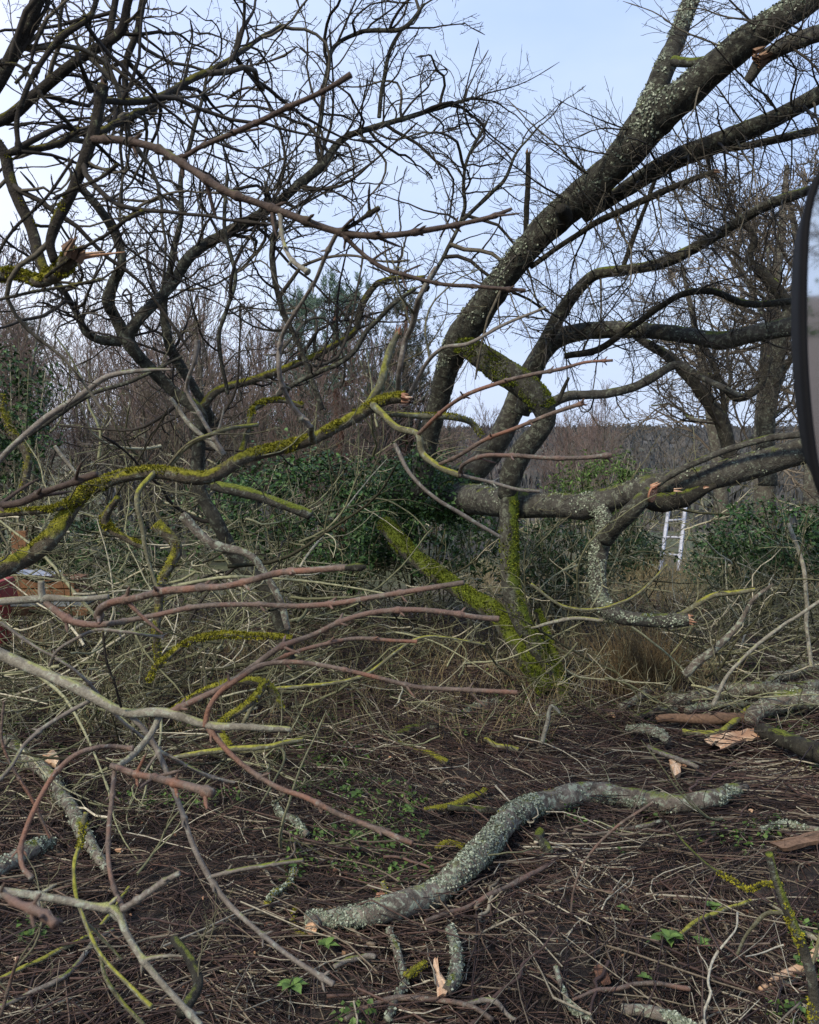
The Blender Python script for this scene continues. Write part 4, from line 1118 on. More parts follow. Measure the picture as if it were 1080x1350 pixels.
ps = limb(None, 'arching_shoot', [(176, 987, 1.7, 3.5), (152, 984, 1.7, 3.5), (130, 985, 1.68, 3.5), (100, 995, 1.66, 4), (76, 1016, 1.64, 4), (58, 1042, 1.62, 3.8), (46, 1066, 1.6, 4), (34, 1095, 1.58, 4), (27, 1120, 1.56, 4), (30, 1143, 1.54, 3.8), (42, 1158, 1.52, 5)], M['shoot_red'], 12, 0.14, 0.1, knots=0.15)
tag(ps, 'pinkish arching shoot curling down like a hook at the left edge', 'branch')
s2 = limb(None, 'bare_shoot', [(0, 820, 2.1, 2.6), (35, 845, 2.1, 2.6), (90, 877, 2.1, 2.6), (150, 940, 2.2, 2.6), (220, 995, 2.3, 2.6), (300, 1030, 2.4, 2.4), (310, 1032, 2.4, 2)], M['shoot_grey'], 8, knots=0.1)
tag(s2, 'thin straight grey shoot slanting down behind the pale branch', 'branch')
s3 = limb(None, 'bare_shoot', [(5, 925, 1.9, 2), (3, 975, 1.9, 2.2), (45, 1060, 1.9, 2.6), (66, 1105, 1.9, 2.2)], M['shoot_red'], 8, knots=0.08)
tag(s3, 'thin reddish shoot crossing the hooked shoot at the left edge', 'branch')

bb = thing('spotted_branch', 'pale spotted branch low at the left edge, running down to the bottom', 'branch', P(0, 1173, 1.5))
D10 = limb(bb, 'limb', [(-30, 1168, 1.5, 6), (0, 1174, 1.5, 6), (40, 1180, 1.5, 6), (81, 1187, 1.5, 6), (120, 1195, 1.5, 6), (155, 1202, 1.5, 6.5), (165, 1225, 1.48, 5.5), (181, 1253, 1.46, 5), (205, 1286, 1.44, 4.8), (227, 1311, 1.42, 4.6), (265, 1352, 1.4, 4.5)], M['pale'], 14, 0.14, 0.15, knots=0.12)
D10b = limb(bb, 'branch_stub', [(160, 1199, 1.5, 5), (185, 1183, 1.5, 4.5), (210, 1166, 1.5, 4.5), (237, 1151, 1.5, 4)], M['shoot_grey'], 10, knots=0.06)
D10c = limb(None, 'blurred_branch', [(-30, 1164, 0.95, 5), (0, 1178, 0.93, 5), (22, 1192, 0.9, 5.5), (45, 1200, 0.88, 7), (60, 1208, 0.86, 7), (73, 1220, 0.85, 7)], M['shoot'], 12, 0.22, 0.15, knots=0.035)
tag(D10c, 'very near out-of-focus pinkish branch end at the lower left edge', 'branch')
ys = thing('mossy_shoot', 'thin yellow-green shoot with a mossy knot hanging in the lower left corner', 'branch', P(110, 1097, 2.1))
Y1 = limb(ys, 'shoot', [(113, 1072, 2.2, 3.5), (109, 1090, 2.2, 5), (108, 1105, 2.2, 4), (98, 1136, 2.15, 3), (99, 1180, 2.1, 3), (112, 1215, 2.05, 3), (130, 1253, 2.0, 3), (162, 1292, 1.95, 3), (200, 1328, 1.9, 4)], M['olive'], 9, 0.15)
Y2 = limb(ys, 'shoot', [(112, 1215, 2.05, 2.4), (135, 1237, 2.08, 2.4), (160, 1265, 2.1, 2)], M['olive'], 8)
Y3 = limb(ys, 'shoot', [(132, 1260, 2.1, 2.5), (140, 1290, 2.1, 3), (160, 1320, 2.1, 3), (190, 1352, 2.1, 3.5)], M['olive'], 8, 0.2)
tufts(None, Y1, 'moss', M['moss_yellow'], 260, 0.006, (0, -0.15, 1), -0.6, 0.04, 0.17, patch=16)
ms = limb(None, 'mossy_branch', [(196, 898, 4.0, 4), (205, 882, 4.0, 4.5), (222, 866, 4.0, 5), (245, 850, 4.0, 5), (268, 842, 4.0, 5), (315, 838, 4.0, 5), (350, 839, 4.0, 4.5), (385, 842, 4.0, 4)], M['moss_branch'], 14, 0.25)
tag(ms, 'bent branch furred with yellow moss arching over the brush left of the centre', 'branch')
tufts(None, ms, 'moss', M['moss_yellow'], 2200, 0.009, (0, -0.15, 1), -0.5, 0, 1, patch=12)

# further branches through the brush on the left and right, each its own
misc = [
    ([(0, 600 + 0, 4.6, 3), (60, 560, 4.6, 3), (120, 520, 4.6, 3.2), (180, 500, 4.6, 3), (240, 470, 4.6, 2)], 'trunk', 'bare_branch', 'thin dark branch slanting through the brush at the left above the mossy branch'),
    ([(0, 520, 4.8, 6), (12, 560, 4.8, 6), (35, 600, 4.8, 6), (30, 650, 4.8, 5)], 'moss_branch', 'mossy_branch', 'yellow mossy branch at the left edge standing beside dark ivy'),
    ([(205, 690, 4.4, 9), (232, 720, 4.4, 8), (215, 770, 4.4, 7), (205, 830, 4.4, 6), (210, 880, 4.4, 5)], 'moss_branch', 'mossy_branch', 'upright mossy branch standing in the brush left of the centre'),
    ([(240, 680, 5.0, 7), (275, 715, 5.0, 7), (330, 735, 5.0, 6), (365, 780, 5.0, 6), (380, 830, 5.0, 5)], 'log', 'lichened_branch', 'pale lichened branch sloping down through the tangle left of the centre'),
    ([(280, 640, 5.4, 8), (350, 655, 5.4, 8), (410, 680, 5.4, 7)], 'trunk_moss', 'mossy_branch', 'short mossy limb just behind the tangle left of the ivy mound'),
    ([(220, 940, 4.3, 4), (300, 900, 4.3, 5), (355, 905, 4.3, 6), (375, 940, 4.3, 4)], 'moss_branch', 'mossy_branch', 'kinked yellow mossy stick lying over brush below the bent mossy branch'),
    ([(302, 985, 4.0, 5), (290, 955, 4.1, 5), (330, 925, 4.2, 6), (352, 900, 4.3, 6)], 'moss_branch', 'mossy_branch', 'short mossy limb lying behind the tip of the pale branch'),
    ([(225, 1000, 3.9, 3), (280, 990, 3.9, 4), (340, 985, 3.9, 4), (400, 975, 3.9, 3)], 'olive', 'mossy_stick', 'greenish stick lying level behind the pale forked branch'),
    ([(560, 905, 5.6, 2), (500, 870, 5.0, 3), (470, 820, 4.6, 3)][:0] + [(320, 955, 4.6, 3), (345, 915, 4.6, 3), (400, 905, 4.6, 3), (470, 895, 4.6, 2.5), (560, 840, 4.6, 2), (640, 850, 4.6, 1.5)], 'olive', 'curved_stick', 'thin olive stick arching across the dry grass in the middle'),
    ([(902, 890, 5.7, 6), (925, 868, 5.7, 6), (954, 846, 5.7, 5), (976, 820, 5.7, 4), (988, 795, 5.7, 3), (1020, 770, 5.7, 2.5)], 'log', 'upright_branch', 'grey branch propped up steeply in the brush at the right'),
    ([(940, 930, 5.2, 3), (960, 890, 5.2, 2.5), (1000, 850, 5.2, 2.5), (1085, 790, 5.2, 2.5)], 'pale', 'bare_shoot', 'long pale shoot rising to the right edge over the brush'),
    ([(700, 770, 5.8, 2.5), (745, 800, 5.8, 2.5), (830, 790, 5.8, 2.2), (880, 745, 5.8, 2)], 'olive', 'bare_shoot', 'thin olive shoot bending under the level trunk'),
    ([(1040, 690, 6.5, 3), (1060, 750, 6.3, 3), (1065, 830, 6.2, 3), (1070, 880, 6.0, 3)], 'pale', 'bare_shoot', 'pale upright shoot near the right edge'),
    ([(660, 1040, 4.9, 2), (720, 960, 5.2, 2.5), (735, 930, 5.3, 2.5), (745, 925, 5.3, 2)][:0] + [(715, 980, 5.2, 3), (722, 952, 5.2, 3), (728, 930, 5.2, 2.5), (738, 940, 5.2, 2)], 'pale', 'forked_stick', 'small bleached stick poking up in front of the mossy base'),
    ([(0, 1340, 2.35, 2.5), (12, 1300, 2.35, 2.5), (24, 1262, 2.3, 2.5)], 'shoot', 'short_shoot', 'short brown stick standing in the bottom left corner'),
    ([(238, 1338, 2.5, 9), (262, 1300, 2.6, 8), (248, 1262, 2.7, 7), (230, 1238, 2.8, 6)], 'trunk_dark', 'dark_branch', 'dark lichened branch lying in the litter beside the bottom fork'),
]
for ctrl, mt_, nm, lb_ in misc:
    o = limb(None, nm, ctrl, M[mt_], 12, 0.22, 0.3)
    tag(o, lb_, 'stick' if 'stick' in nm else 'branch')
    if mt_ == 'moss_branch':
        tufts(None, o, 'moss', M['moss_yellow'], 700, 0.009, (0, -0.15, 1), -0.1, 0, 1, patch=12)
    sprout(o, o, 'oliv', 3, 0.2, 0.5, 0.2, 1.0, (0, 0.2, 0.2), 1.1, 0.7, tip=False)

# bottom right upright stem
us = thing('upright_branch', 'dark mossy upright stem rising at the bottom right edge with a yellow mossy twig', 'branch', G(1073, 1348))
U1 = limb(us, 'stem', [(1078, 1375, 2.2, 9), (1072, 1330, 2.2, 9), (1068, 1279, 2.2, 8), (1052, 1233, 2.2, 7.5), (1031, 1181, 2.2, 7), (1020, 1150, 2.2, 6), (1014, 1125, 2.2, 5)], M['trunk_moss'], 14, 0.22)
U2 = limb(us, 'branch', [(1030, 1168, 2.2, 4), (1009, 1165, 2.25, 3), (985, 1172, 2.3, 3), (965, 1160, 2.35, 3), (941, 1146, 2.4, 2.4), (905, 1115, 2.5, 2), (878, 1082, 2.6, 1.6)], M['trunk_dark'], 9, 0.3)
U3 = limb(us, 'branch', [(1040, 1205, 2.2, 3), (1010, 1205, 2.3, 3), (990, 1225, 2.35, 2.5), (972, 1258, 2.4, 2)], M['olive'], 8, 0.3)
U4 = limb(us, 'branch', [(1068, 1279, 2.2, 3), (1078, 1250, 2.2, 2.5), (1082, 1230, 2.2, 2.5)], M['olive'], 8, 0.3)
tufts(None, U2, 'moss', M['moss_yellow'], 500, 0.006, (0, -0.1, 1), -0.4, 0.0, 0.5, patch=16)
tufts(None, U1, 'moss', M['moss_yellow'], 500, 0.006, (-0.5, -0.1, 1), 0.5, 0.0, 1, patch=16)
ar = limb(None, 'arching_shoot', [(753, 1203, 3.1, 1.8), (756, 1175, 3.1, 1.8), (764, 1150, 3.1, 2), (795, 1107, 3.1, 2.2), (825, 1082, 3.1, 2.3), (862, 1057, 3.1, 2.4)], M['shoot'], 8)
tag(ar, 'slender purple-brown shoot arching up in front of the lichened log', 'branch')


# ================================================================== logs lying on the ground
def ground_limb(parent, name, ctrl, mat, lift=0.0, **kw):
    """ctrl = (px, py, radius px), lying on the ground"""
    pts = []
    for (px, py, r) in ctrl:
        p = G(px, py)
        rr = r * float(np.dot(p - CAM, FWD)) / F
        p = G(px, py, rr * 0.8 + lift)
        pts.append([p[0], p[1], p[2], rr])
    return limb(parent, name, pts, mat, world=True, **kw)


lg = thing('lichened_log', 'long curved log crusted with pale green lichen, its sawn end at the left', 'log', G(650, 1130))
l1 = ground_limb(lg, 'log', [(404, 1212, 10.1), (425, 1213, 11.0), (453, 1213, 12.9), (490, 1208, 14.7), (521, 1200, 15.6), (552, 1188, 15.6), (580, 1175, 15.6), (606, 1160, 15.6), (628, 1144, 16.6), (645, 1118, 16.6), (660, 1098, 16.6), (690, 1072, 14.7), (720, 1054, 14.7), (745, 1045, 13.8),
                             (769, 1041, 12.9), (800, 1044, 12.0), (828, 1051, 12.0), (865, 1060, 12.0), (902, 1064, 12.0), (935, 1060, 12.0), (961, 1047, 9.2), (984, 1038, 4.6)], M['log'], k=26, lump=0.34, wig=0.55, lift=0.035)
p0, d0, r0 = at(l1, 0.0)
e_ = G(414, 1217, 0.07) + np.array([-0.005, -0.035, 0.0])
es = limb(lg, 'branch_stub', [(*(e_ + [0.02, 0.07, -0.01]), 0.028), (*(e_ + [0.0, 0.02, 0.0]), 0.026), (*e_, 0.024)], M['log'], 14, world=True)
cut_face(lg, e_ + [-0.001, -0.004, 0], (-0.25, -1, 0.25), 0.024, M['wood'], rough=0.12)
tufts(None, l1, 'lichen', M['lichen'], 7000, 0.008, (-0.1, -0.8, 0.5), 0.1, 0.0, 0.52, flake=True, patch=9)
tufts(None, l1, 'lichen', M['lichen'], 3500, 0.009, (-0.1, -0.9, -0.25), 0.25, 0.5, 1.0, flake=True, patch=7)
tufts(None, l1, 'moss', M['moss_yellow'], 260, 0.006, (0, -0.2, 1), 0.75, 0.0, 0.6, patch=8)
l1b = limb(lg, 'branch_stub', [(513, 1203, GY(513, 1190), 4), (505, 1190, GY(513, 1190), 3), (495, 1178, GY(513, 1190) + 0.03, 3), (473, 1160, GY(513, 1190) + 0.1, 2.5)], M['trunk_dark'], 8)
l1c = limb(lg, 'branch_stub', [(516, 1194, GY(513, 1200), 4), (511, 1180, GY(513, 1200), 4), (504, 1162, GY(513, 1200), 3)], M['olive'], 8)
tufts(None, l1c, 'moss', M['moss_yellow'], 150, 0.006, (0, -0.1, 1), -0.8, 0.0, 1)
l1d = ground_limb(lg, 'branch_stub', [(392, 1195, 4), (386, 1210, 4), (392, 1228, 4), (420, 1232, 4)], M['moss_branch'], k=8, lift=0.02)
tufts(None, l1d, 'moss', M['moss_yellow'], 300, 0.006, (0, -0.1, 1), -0.8, 0.0, 1)
l1e = ground_limb(lg, 'branch', [(513, 1225, 5), (522, 1245, 5), (532, 1278, 5), (535, 1290, 5), (520, 1318, 5), (510, 1345, 5)], M['log'], k=10, lump=0.25, lift=0.05)
l1f = ground_limb(lg, 'branch', [(535, 1288, 5), (548, 1280, 5), (562, 1270, 4)], M['moss_branch'], k=10, lump=0.3, lift=0.07)
tufts(None, l1f, 'moss', M['moss_yellow'], 250, 0.006, (0, -0.1, 1), -0.8, 0.0, 1)
tufts(None, l1e, 'lichen', M['lichen'], 350, 0.007, (-0.2, -0.7, 0.6), -0.2, 0.0, 1.0, flake=True)

sl = thing('short_log', 'short curved piece of lichened branch lying just below the big log', 'log', G(600, 1270))
s1_ = ground_limb(sl, 'log', [(593, 1225, 6), (600, 1245, 7), (603, 1268, 8), (597, 1290, 8), (588, 1308, 7)], M['log'], k=16, lump=0.2, lift=0.06)
tufts(None, s1_, 'lichen', M['lichen'], 500, 0.007, (-0.2, -0.7, 0.6), 0.0, 0.0, 1.0, flake=True)


def wedge(name, label, cat, quad, mat, th=0.014, lift=0.03, parent=None):
    """split piece of wood: outline of ground pixels, thickness th, uneven faces"""
    fine_ = []
    for a, b_ in zip(quad, quad[1:] + quad[:1]):          # ragged, splintered outline
        for f in (0.0, 0.35, 0.7):
            jg = 0 if f == 0 else 1.6
            fine_.append((a[0] + (b_[0] - a[0]) * f + random.uniform(-jg, jg), a[1] + (b_[1] - a[1]) * f + random.uniform(-jg, jg)))
    pts = [G(px, py, lift) for (px, py) in fine_]
    n_ = len(pts)
    cen = sum(pts) / n_
    top = [p + np.array([0, 0, th * random.uniform(0.6, 1.4)]) for p in pts]
    bot = [p + (cen - p) * 0.12 - np.array([0, 0, th * 0.5]) for p in pts]
    cu = cen + np.array([0, 0, th * 1.5])
    V = np.array(top + bot + [cu])
    me = Mesh()
    me.v.append(V); me.t.append(np.array([random.random() for _ in V])); me.n = len(V)
    me.q.append(np.array([(i, n_ + i, n_ + (i + 1) % n_, (i + 1) % n_) for i in range(n_)]))
    me.ng.append(np.array([(i, (i + 1) % n_, 2 * n_) for i in range(n_)]))
    me.ng.append(np.array([[n_ + i for i in range(n_)][::-1]]))
    o = me.build(name, mat, parent, smooth=False)
    if label: tag(o, label, cat)
    return o


wedge('wood_wedge', 'pale freshly split wedge of wood standing beside the short curved log', 'wood', [(572, 1269), (577, 1268), (580, 1285), (590, 1307), (588, 1315), (577, 1318), (574, 1295)], M['wood'], 0.014, 0.07)
wedge('split_board', 'pinkish split slab of wood pointing right on the litter near the right edge', 'wood', [(943, 984), (957, 970), (985, 963), (1003, 960), (1003, 973), (975, 979), (950, 989)], M['wood'], 0.012, 0.13)
wedge('split_wood', 'small pale split end just left of the pinkish slab', 'wood', [(928, 978), (944, 968), (958, 962), (954, 974), (938, 984)], M['wood'], 0.012, 0.12)
wedge('wood_chip', 'pale upright chip of wood above the right part of the lichened log', 'wood', [(882, 1006), (889, 1002), (897, 1010), (898, 1022), (890, 1026), (885, 1016)], M['wood'], 0.02, 0.08)
wedge('split_board', 'long reddish-brown splintered slab at the right edge', 'wood', [(1014, 1114), (1035, 1108), (1060, 1102), (1095, 1097), (1095, 1110), (1060, 1116), (1030, 1122)], M['wood_old'], 0.014, 0.08)
wedge('wood_chip', 'small orange chip lodged against the stub on the lichened log', 'wood', [(496, 1182), (503, 1178), (508, 1183), (503, 1190), (496, 1188)], M['wood_orange'], 0.015, 0.06)
wedge('wood_chip', 'pale chip on the litter to the right of the mossy base', 'wood', [(800, 940), (808, 938), (816, 941), (812, 946), (802, 945)], M['wood'], 0.012, 0.03)
wedge('dead_leaf', 'rusty dead leaf in the litter at the lower right', 'leaf', [(782, 1278), (790, 1270), (800, 1282), (806, 1298), (796, 1300), (786, 1292)], M['dead_leaf'], 0.004, 0.04)
wedge('wood_chip', 'brown flake of wood between the mossy elbow and lichened branch at the left', 'wood', [(56, 1000), (70, 994), (80, 1004), (74, 1012), (60, 1008)], M['wood'], 0.02, 0.08)
pb = thing('split_branch', 'broken branch with bare pale wood lying at the right edge near the bottom', 'branch', G(1040, 1280))
pb1 = ground_limb(pb, 'branch', [(1002, 1304, 3), (1020, 1294, 5), (1045, 1280, 5), (1070, 1262, 6), (1095, 1240, 7)], M['wood'], k=10, lump=0.3, lift=0.03)
pb2 = ground_limb(pb, 'bark_strip', [(1004, 1308, 3), (1022, 1302, 5), (1045, 1290, 5), (1070, 1274, 6)], M['log'], k=10, lump=0.3, lift=0.015)

grd = [
    ([(-20, 1162, 11), (10, 1142, 12), (45, 1122, 11), (71, 1111, 6)], 'log', 'cut_log', 'greenish lichened log end lying at the left edge', True),
    ([(-10, 962, 8), (20, 985, 9), (55, 1016, 9), (80, 1052, 9), (105, 1090, 9), (125, 1118, 8), (142, 1148, 5)], 'log', 'lichened_branch', 'lichen-covered branch lying behind the hooked shoot on the left', True),
    ([(820, 932, 5), (847, 918, 5), (870, 908, 6), (887, 908, 6)], 'log', 'short_log', 'short log lying in brush right of the mossy base', False),
    ([(880, 922, 8), (915, 918, 9), (955, 912, 10), (1000, 909, 9), (1045, 912, 8), (1085, 905, 8)], 'log', 'lichened_log', 'long pale lichened log lying level in the brush at the right, farthest back', True),
    ([(990, 952, 9), (1010, 940, 12), (1045, 928, 13), (1090, 926, 13)], 'log', 'lichened_log', 'thick grey lichened log running off the right edge', True),
    ([(865, 948, 5), (900, 949, 6), (940, 948, 7), (985, 946, 7)], 'wood_old', 'split_log', 'split grey-brown log lying in front of the pale lichened log', False),
    ([(828, 960, 5), (850, 964, 6), (870, 970, 6), (880, 978, 5)], 'log', 'short_log', 'short lichened log left of the pinkish slab', True),
    ([(900, 965, 4), (935, 968, 4), (960, 958, 4), (990, 935, 4), (1030, 925, 3)], 'olive', 'curved_stick', 'curved olive stick under the split log at the right', False),
    ([(1005, 965, 9), (1030, 975, 10), (1060, 985, 11), (1095, 1000, 12)], 'trunk_dark', 'dark_log', 'dark bark-covered log at the right edge beside the pinkish slab', False),
    ([(905, 938, 4), (930, 930, 5), (960, 926, 5), (985, 930, 4)], 'log', 'short_log', 'pale lichened log end behind the split log at the right', True),
    ([(838, 948, 4), (862, 940, 5), (892, 938, 5)], 'trunk', 'dark_stick', 'dark bent stick right of the pale chip by the mossy base', False),
    ([(1010, 905, 5), (1030, 890, 6), (1060, 882, 6), (1090, 880, 6)], 'log', 'short_log', 'lichened log half buried in brush at the right edge', True),
    ([(855, 985, 3), (890, 1000, 3.5), (920, 1012, 3)], 'shoot_grey', 'grey_stick', 'grey stick beside the upright wood chip', False),
    ([(518, 973, 5), (545, 965, 6), (578, 960, 6)], 'trunk', 'short_log', 'short dark log in the litter left of the mossy base', False),
    ([(612, 940, 4), (635, 932, 5), (657, 926, 5)], 'log', 'short_log', 'small lichened log just left of the mossy base', True),
    ([(525, 980, 4), (560, 990, 4), (590, 1005, 4), (585, 1010, 3)][:3], 'moss_branch', 'mossy_stick', 'mossy stick lying in the litter in front of the short dark log', False),
    ([(640, 975, 3), (660, 985, 3), (684, 989, 3)], 'olive', 'mossy_stick', 'greenish stick in the litter in front of the mossy base', False),
    ([(560, 1068, 3), (600, 1060, 5), (625, 1050, 5), (640, 1042, 4)], 'moss_branch', 'mossy_stick', 'yellow mossy stick pointing at the bend of the log', False),
    ([(590, 1065, 4), (640, 1068, 4), (690, 1072, 4)], 'trunk', 'dark_stick', 'grey stick lying against the upper side of the log', False),
    ([(575, 1120, 3), (595, 1112, 3), (612, 1116, 3)], 'moss_branch', 'mossy_stick', 'short yellow mossy stick left of the log bend', False),
    ([(450, 1055, 3), (500, 1060, 3), (545, 1100, 3)][:0] + [(362, 1060, 4), (385, 1080, 5), (405, 1100, 5)], 'log', 'lichened_stick', 'pale lichened stick lying left of the long red shoot tip', True),
    ([(352, 1192, 4), (362, 1178, 4), (378, 1164, 4), (388, 1148, 4)], 'moss_branch', 'mossy_stick', 'bright yellow mossy stick lying left of the log end', True),
    ([(800, 1092, 2.5), (830, 1092, 3), (872, 1082, 3)], 'log', 'lichened_stick', 'pale lichened stick just below the right part of the log', False),
    ([(715, 1095, 6), (712, 1105, 7), (722, 1118, 7), (725, 1125, 6)], 'trunk', 'short_log', 'short stub lying under the log at its bend', False),
    ([(1002, 1094, 3), (1030, 1084, 4), (1085, 1096, 4)], 'log', 'lichened_stick', 'lichened stick above the reddish slab at the right edge', True),
    ([(1005, 1185, 2.5), (1030, 1200, 4), (1060, 1230, 4), (1085, 1240, 4)], 'pale', 'pale_stick', 'pale stick lying behind the upright stem', False),
    ([(892, 1235, 3), (920, 1215, 3), (950, 1200, 3), (990, 1188, 3)], 'olive', 'olive_stick', 'olive stick lying above the green weed', False),
    ([(820, 1330, 6), (850, 1335, 7), (890, 1345, 7), (920, 1355, 6)], 'log', 'lichened_branch', 'lichened branch at the bottom edge right of centre', True),
    ([(733, 1275, 4), (740, 1300, 4), (752, 1325, 5), (780, 1345, 4)], 'log', 'lichened_stick', 'forked lichened stick at the bottom edge', True),
    ([(755, 1318, 2), (800, 1303, 3), (850, 1298, 3), (910, 1304, 3)], 'shoot', 'brown_stick', 'smooth brown stick lying below the green weed', False),
    ([(440, 1275, 3), (470, 1265, 4), (495, 1262, 4)], 'shoot_grey', 'grey_stick', 'short grey stick under the left half of the log', False),
    ([(380, 1320, 3), (440, 1300, 3.5), (520, 1318, 3.5), (600, 1330, 3)][:0] + [(455, 1345, 3), (500, 1322, 3.5), (550, 1316, 3.5), (610, 1322, 3), (650, 1345, 3)], 'shoot', 'curved_stick', 'smooth curved brown stick arching at the bottom edge', False),
    ([(610, 1325, 3), (640, 1320, 3.5), (680, 1345, 3)], 'shoot_grey', 'grey_stick', 'grey stick right of the pale wedge at the bottom', False),
    ([(560, 1215, 2.5), (625, 1190, 3.5), (680, 1165, 3.5), (730, 1135, 3)], 'shoot', 'brown_stick', 'straight purple-brown stick lying along the lower side of the log', False),
    ([(170, 1170, 2.5), (120, 1230, 3), (60, 1262, 3), (0, 1290, 3)], 'olive', 'olive_stick', 'olive stick lying across the lower left corner', False),
    ([(0, 1328, 3), (80, 1290, 3), (140, 1230, 3), (150, 1225, 2)], 'shoot_grey', 'grey_stick', 'grey stick curving through the lower left corner', False),
]
for ctrl, mt_, nm, lb_, lich in grd:
    o = ground_limb(None, nm, ctrl, M[mt_], k=12, lump=0.28, wig=0.5, lift=0.11 if (ctrl[0][1] < 1000 and ctrl[0][0] > 700) else 0.055)
    tag(o, lb_, 'log' if 'log' in nm else ('branch' if 'branch' in nm else 'stick'))
    if lich:
        tufts(None, o, 'lichen', M['lichen'], 480, 0.008, (-0.2, -0.7, 0.6), 0.15, 0.0, 1.0, flake=True)
    if mt_ == 'moss_branch':
        tufts(None, o, 'moss', M['moss_yellow'], 350, 0.006, (0, -0.1, 1), -0.4, 0.0, 1)

# ================================================================== ground litter
def litter(cnt, x0, x1, y0, y1, lmin, lmax, r0, r1, hmax, N_=5, k=3, tilt=0.12, ypow=1.0, cone=True, tint=(0, 1), curve=0.6, aspect=1.25):
    y = y0 + (y1 - y0) * rng.random(cnt) ** ypow
    if cone:
        x = rng.uniform(-1, 1, cnt) * (0.52 * y + 0.5)
    else:
        x = rng.uniform(x0, x1, cnt)
    pn = np.stack([x, y, 0 * x], -1)
    dens = vnoise(pn, 1.7, 31) + 0.7 * vnoise(pn, 4.3, 32)
    mv = (dens < -0.35) & (rng.random(cnt) < 0.75)          # bare muddy gaps between thicker drifts
    x = np.where(mv, x + rng.normal(size=cnt) * 0.35, x); y = np.where(mv, np.maximum(y + rng.normal(size=cnt) * 0.25, y0), y)
    L_ = np.exp(rng.uniform(math.log(lmin), math.log(lmax), cnt))
    a = rng.uniform(0, 2 * PI, cnt)
    a = np.where(rng.random(cnt) < 0.55, 2.6 * vnoise(pn, 1.3, 33) + rng.normal(size=cnt) * 0.35, a)   # drifts lie in one direction
    d = unit(np.stack([np.cos(a) * aspect, np.sin(a), rng.normal(size=cnt) * tilt], -1))
    b = unit(rng.normal(size=(cnt, 3)) * np.array([1, 1, 0.4]))
    t = np.linspace(-0.5, 0.5, N_)
    off = d[:, None] * t[None, :, None] * L_[:, None, None] + b[:, None] * ((t ** 2 - 0.1)[None, :, None]) * (L_ * curve * rng.normal(size=cnt))[:, None, None]
    off = off + np.cumsum(rng.normal(size=off.shape) * np.array([1, 1, 0.4]), 1) * (L_ * 0.028)[:, None, None]
    c = np.stack([x, y, 0 * x], -1)
    Pt = c[:, None] + off
    g = gz(Pt[..., 0], Pt[..., 1])
    hh = rng.uniform(0.002, hmax, cnt) * rng.uniform(0, 1, cnt)
    Pt[..., 2] = g + hh[:, None] + np.maximum(off[..., 2] + 0.5 * L_[:, None] * np.abs(d[:, 2:3]), 0) * 0.8 + r1
    R = rng.uniform(r0, r1, cnt)[:, None] * np.linspace(1.1, 0.6, N_)[None]
    tv = rng.random(cnt) ** 1.35 + 0.22 * vnoise(pn, 2.1, 34)
    return Pt, R, np.clip(tint[0] + (tint[1] - tint[0]) * tv, 0, 1)


me = Mesh()
for a_ in (litter(21000, 0, 0, 1.9, 7.6, 0.10, 0.55, 0.0013, 0.0032, 0.08, ypow=0.9, tilt=0.08),
           litter(4500, 0, 0, 1.9, 8.0, 0.18, 0.8, 0.0022, 0.005, 0.11, ypow=0.9, tilt=0.1, tint=(0.1, 1)),
           litter(9000, 0, 0, 5.2, 12.0, 0.2, 0.9, 0.0016, 0.004, 0.16, tilt=0.35),
           litter(3200, 0, 0, 1.9, 7.0, 0.06, 0.22, 0.001, 0.0022, 0.05, tilt=0.9, tint=(0.3, 1))):
    me.tubes(*a_[:2], 3, a_[2])
tag(me.build('twig_litter', M['litter']), 'dense carpet of thin reddish-brown and grey twigs covering the ground', 'twigs', kind='stuff')

# loose sticks that can be told apart
Pt, R, tt = litter(170, 0, 0, 2.2, 7.0, 0.3, 0.9, 0.0035, 0.0075, 0.08, N_=12, tilt=0.12, tint=(0.3, 1), ypow=0.8)
for i in range(len(Pt)):
    me = Mesh()
    q = Pt[i] + np.cumsum(np.cumsum(rng.normal(size=(12, 3)) * [1, 1, 0.3], 0), 0) * 0.0035
    rr = R[i] * (1 + 0.3 * (rng.random(12) > 0.75))
    q4 = catmull(np.hstack([q, rr[:, None]]), 28)
    me.tubes(q4[:, :3], q4[:, 3], 6, tt[i], caps=True)
    j = rng.integers(3, 9)
    s_, _ = path_curve(q[j], unit(unit(q[j + 1] - q[j]) + rng.normal(size=3) * 0.6), rng.uniform(0.05, 0.2), 6, 0.5, 0.4, rng)
    s_[:, 2] = np.maximum(s_[:, 2], gz(s_[:, 0], s_[:, 1]) + 0.005)
    me.tubes(s_, np.linspace(rr[j] * 0.6, rr[j] * 0.4, 6), 5, tt[i])
    tag(me.build('loose_stick', M['litter']), 'thin bare stick lying loose among the ground twigs', 'stick', 'loose sticks strewn over the ground')

# ground ivy, moss and small weeds coming through
me = Mesh()
cc = 12000
y = rng.uniform(2.0, 7.8, cc * 4); x = rng.uniform(-1, 1, cc * 4) * (0.52 * y + 0.4)
pn = np.stack([x, y, 0 * x], -1)
kk = np.where(vnoise(pn, 2.3, 41) + 0.6 * vnoise(pn, 6.5, 42) > 0.3)[0][:cc]
c = np.stack([x[kk], y[kk], gz(x[kk], y[kk]) + rng.uniform(0.02, 0.09, len(kk))], -1)
leaves(me, c, np.tile([0, 0, 1.0], (len(kk), 1)), 0.026, 0.6, 0.8)
tag(me.build('ground_plants', M['leaf_green'], smooth=False), 'low green seedlings and ground ivy between the twigs', 'plants', kind='stuff')

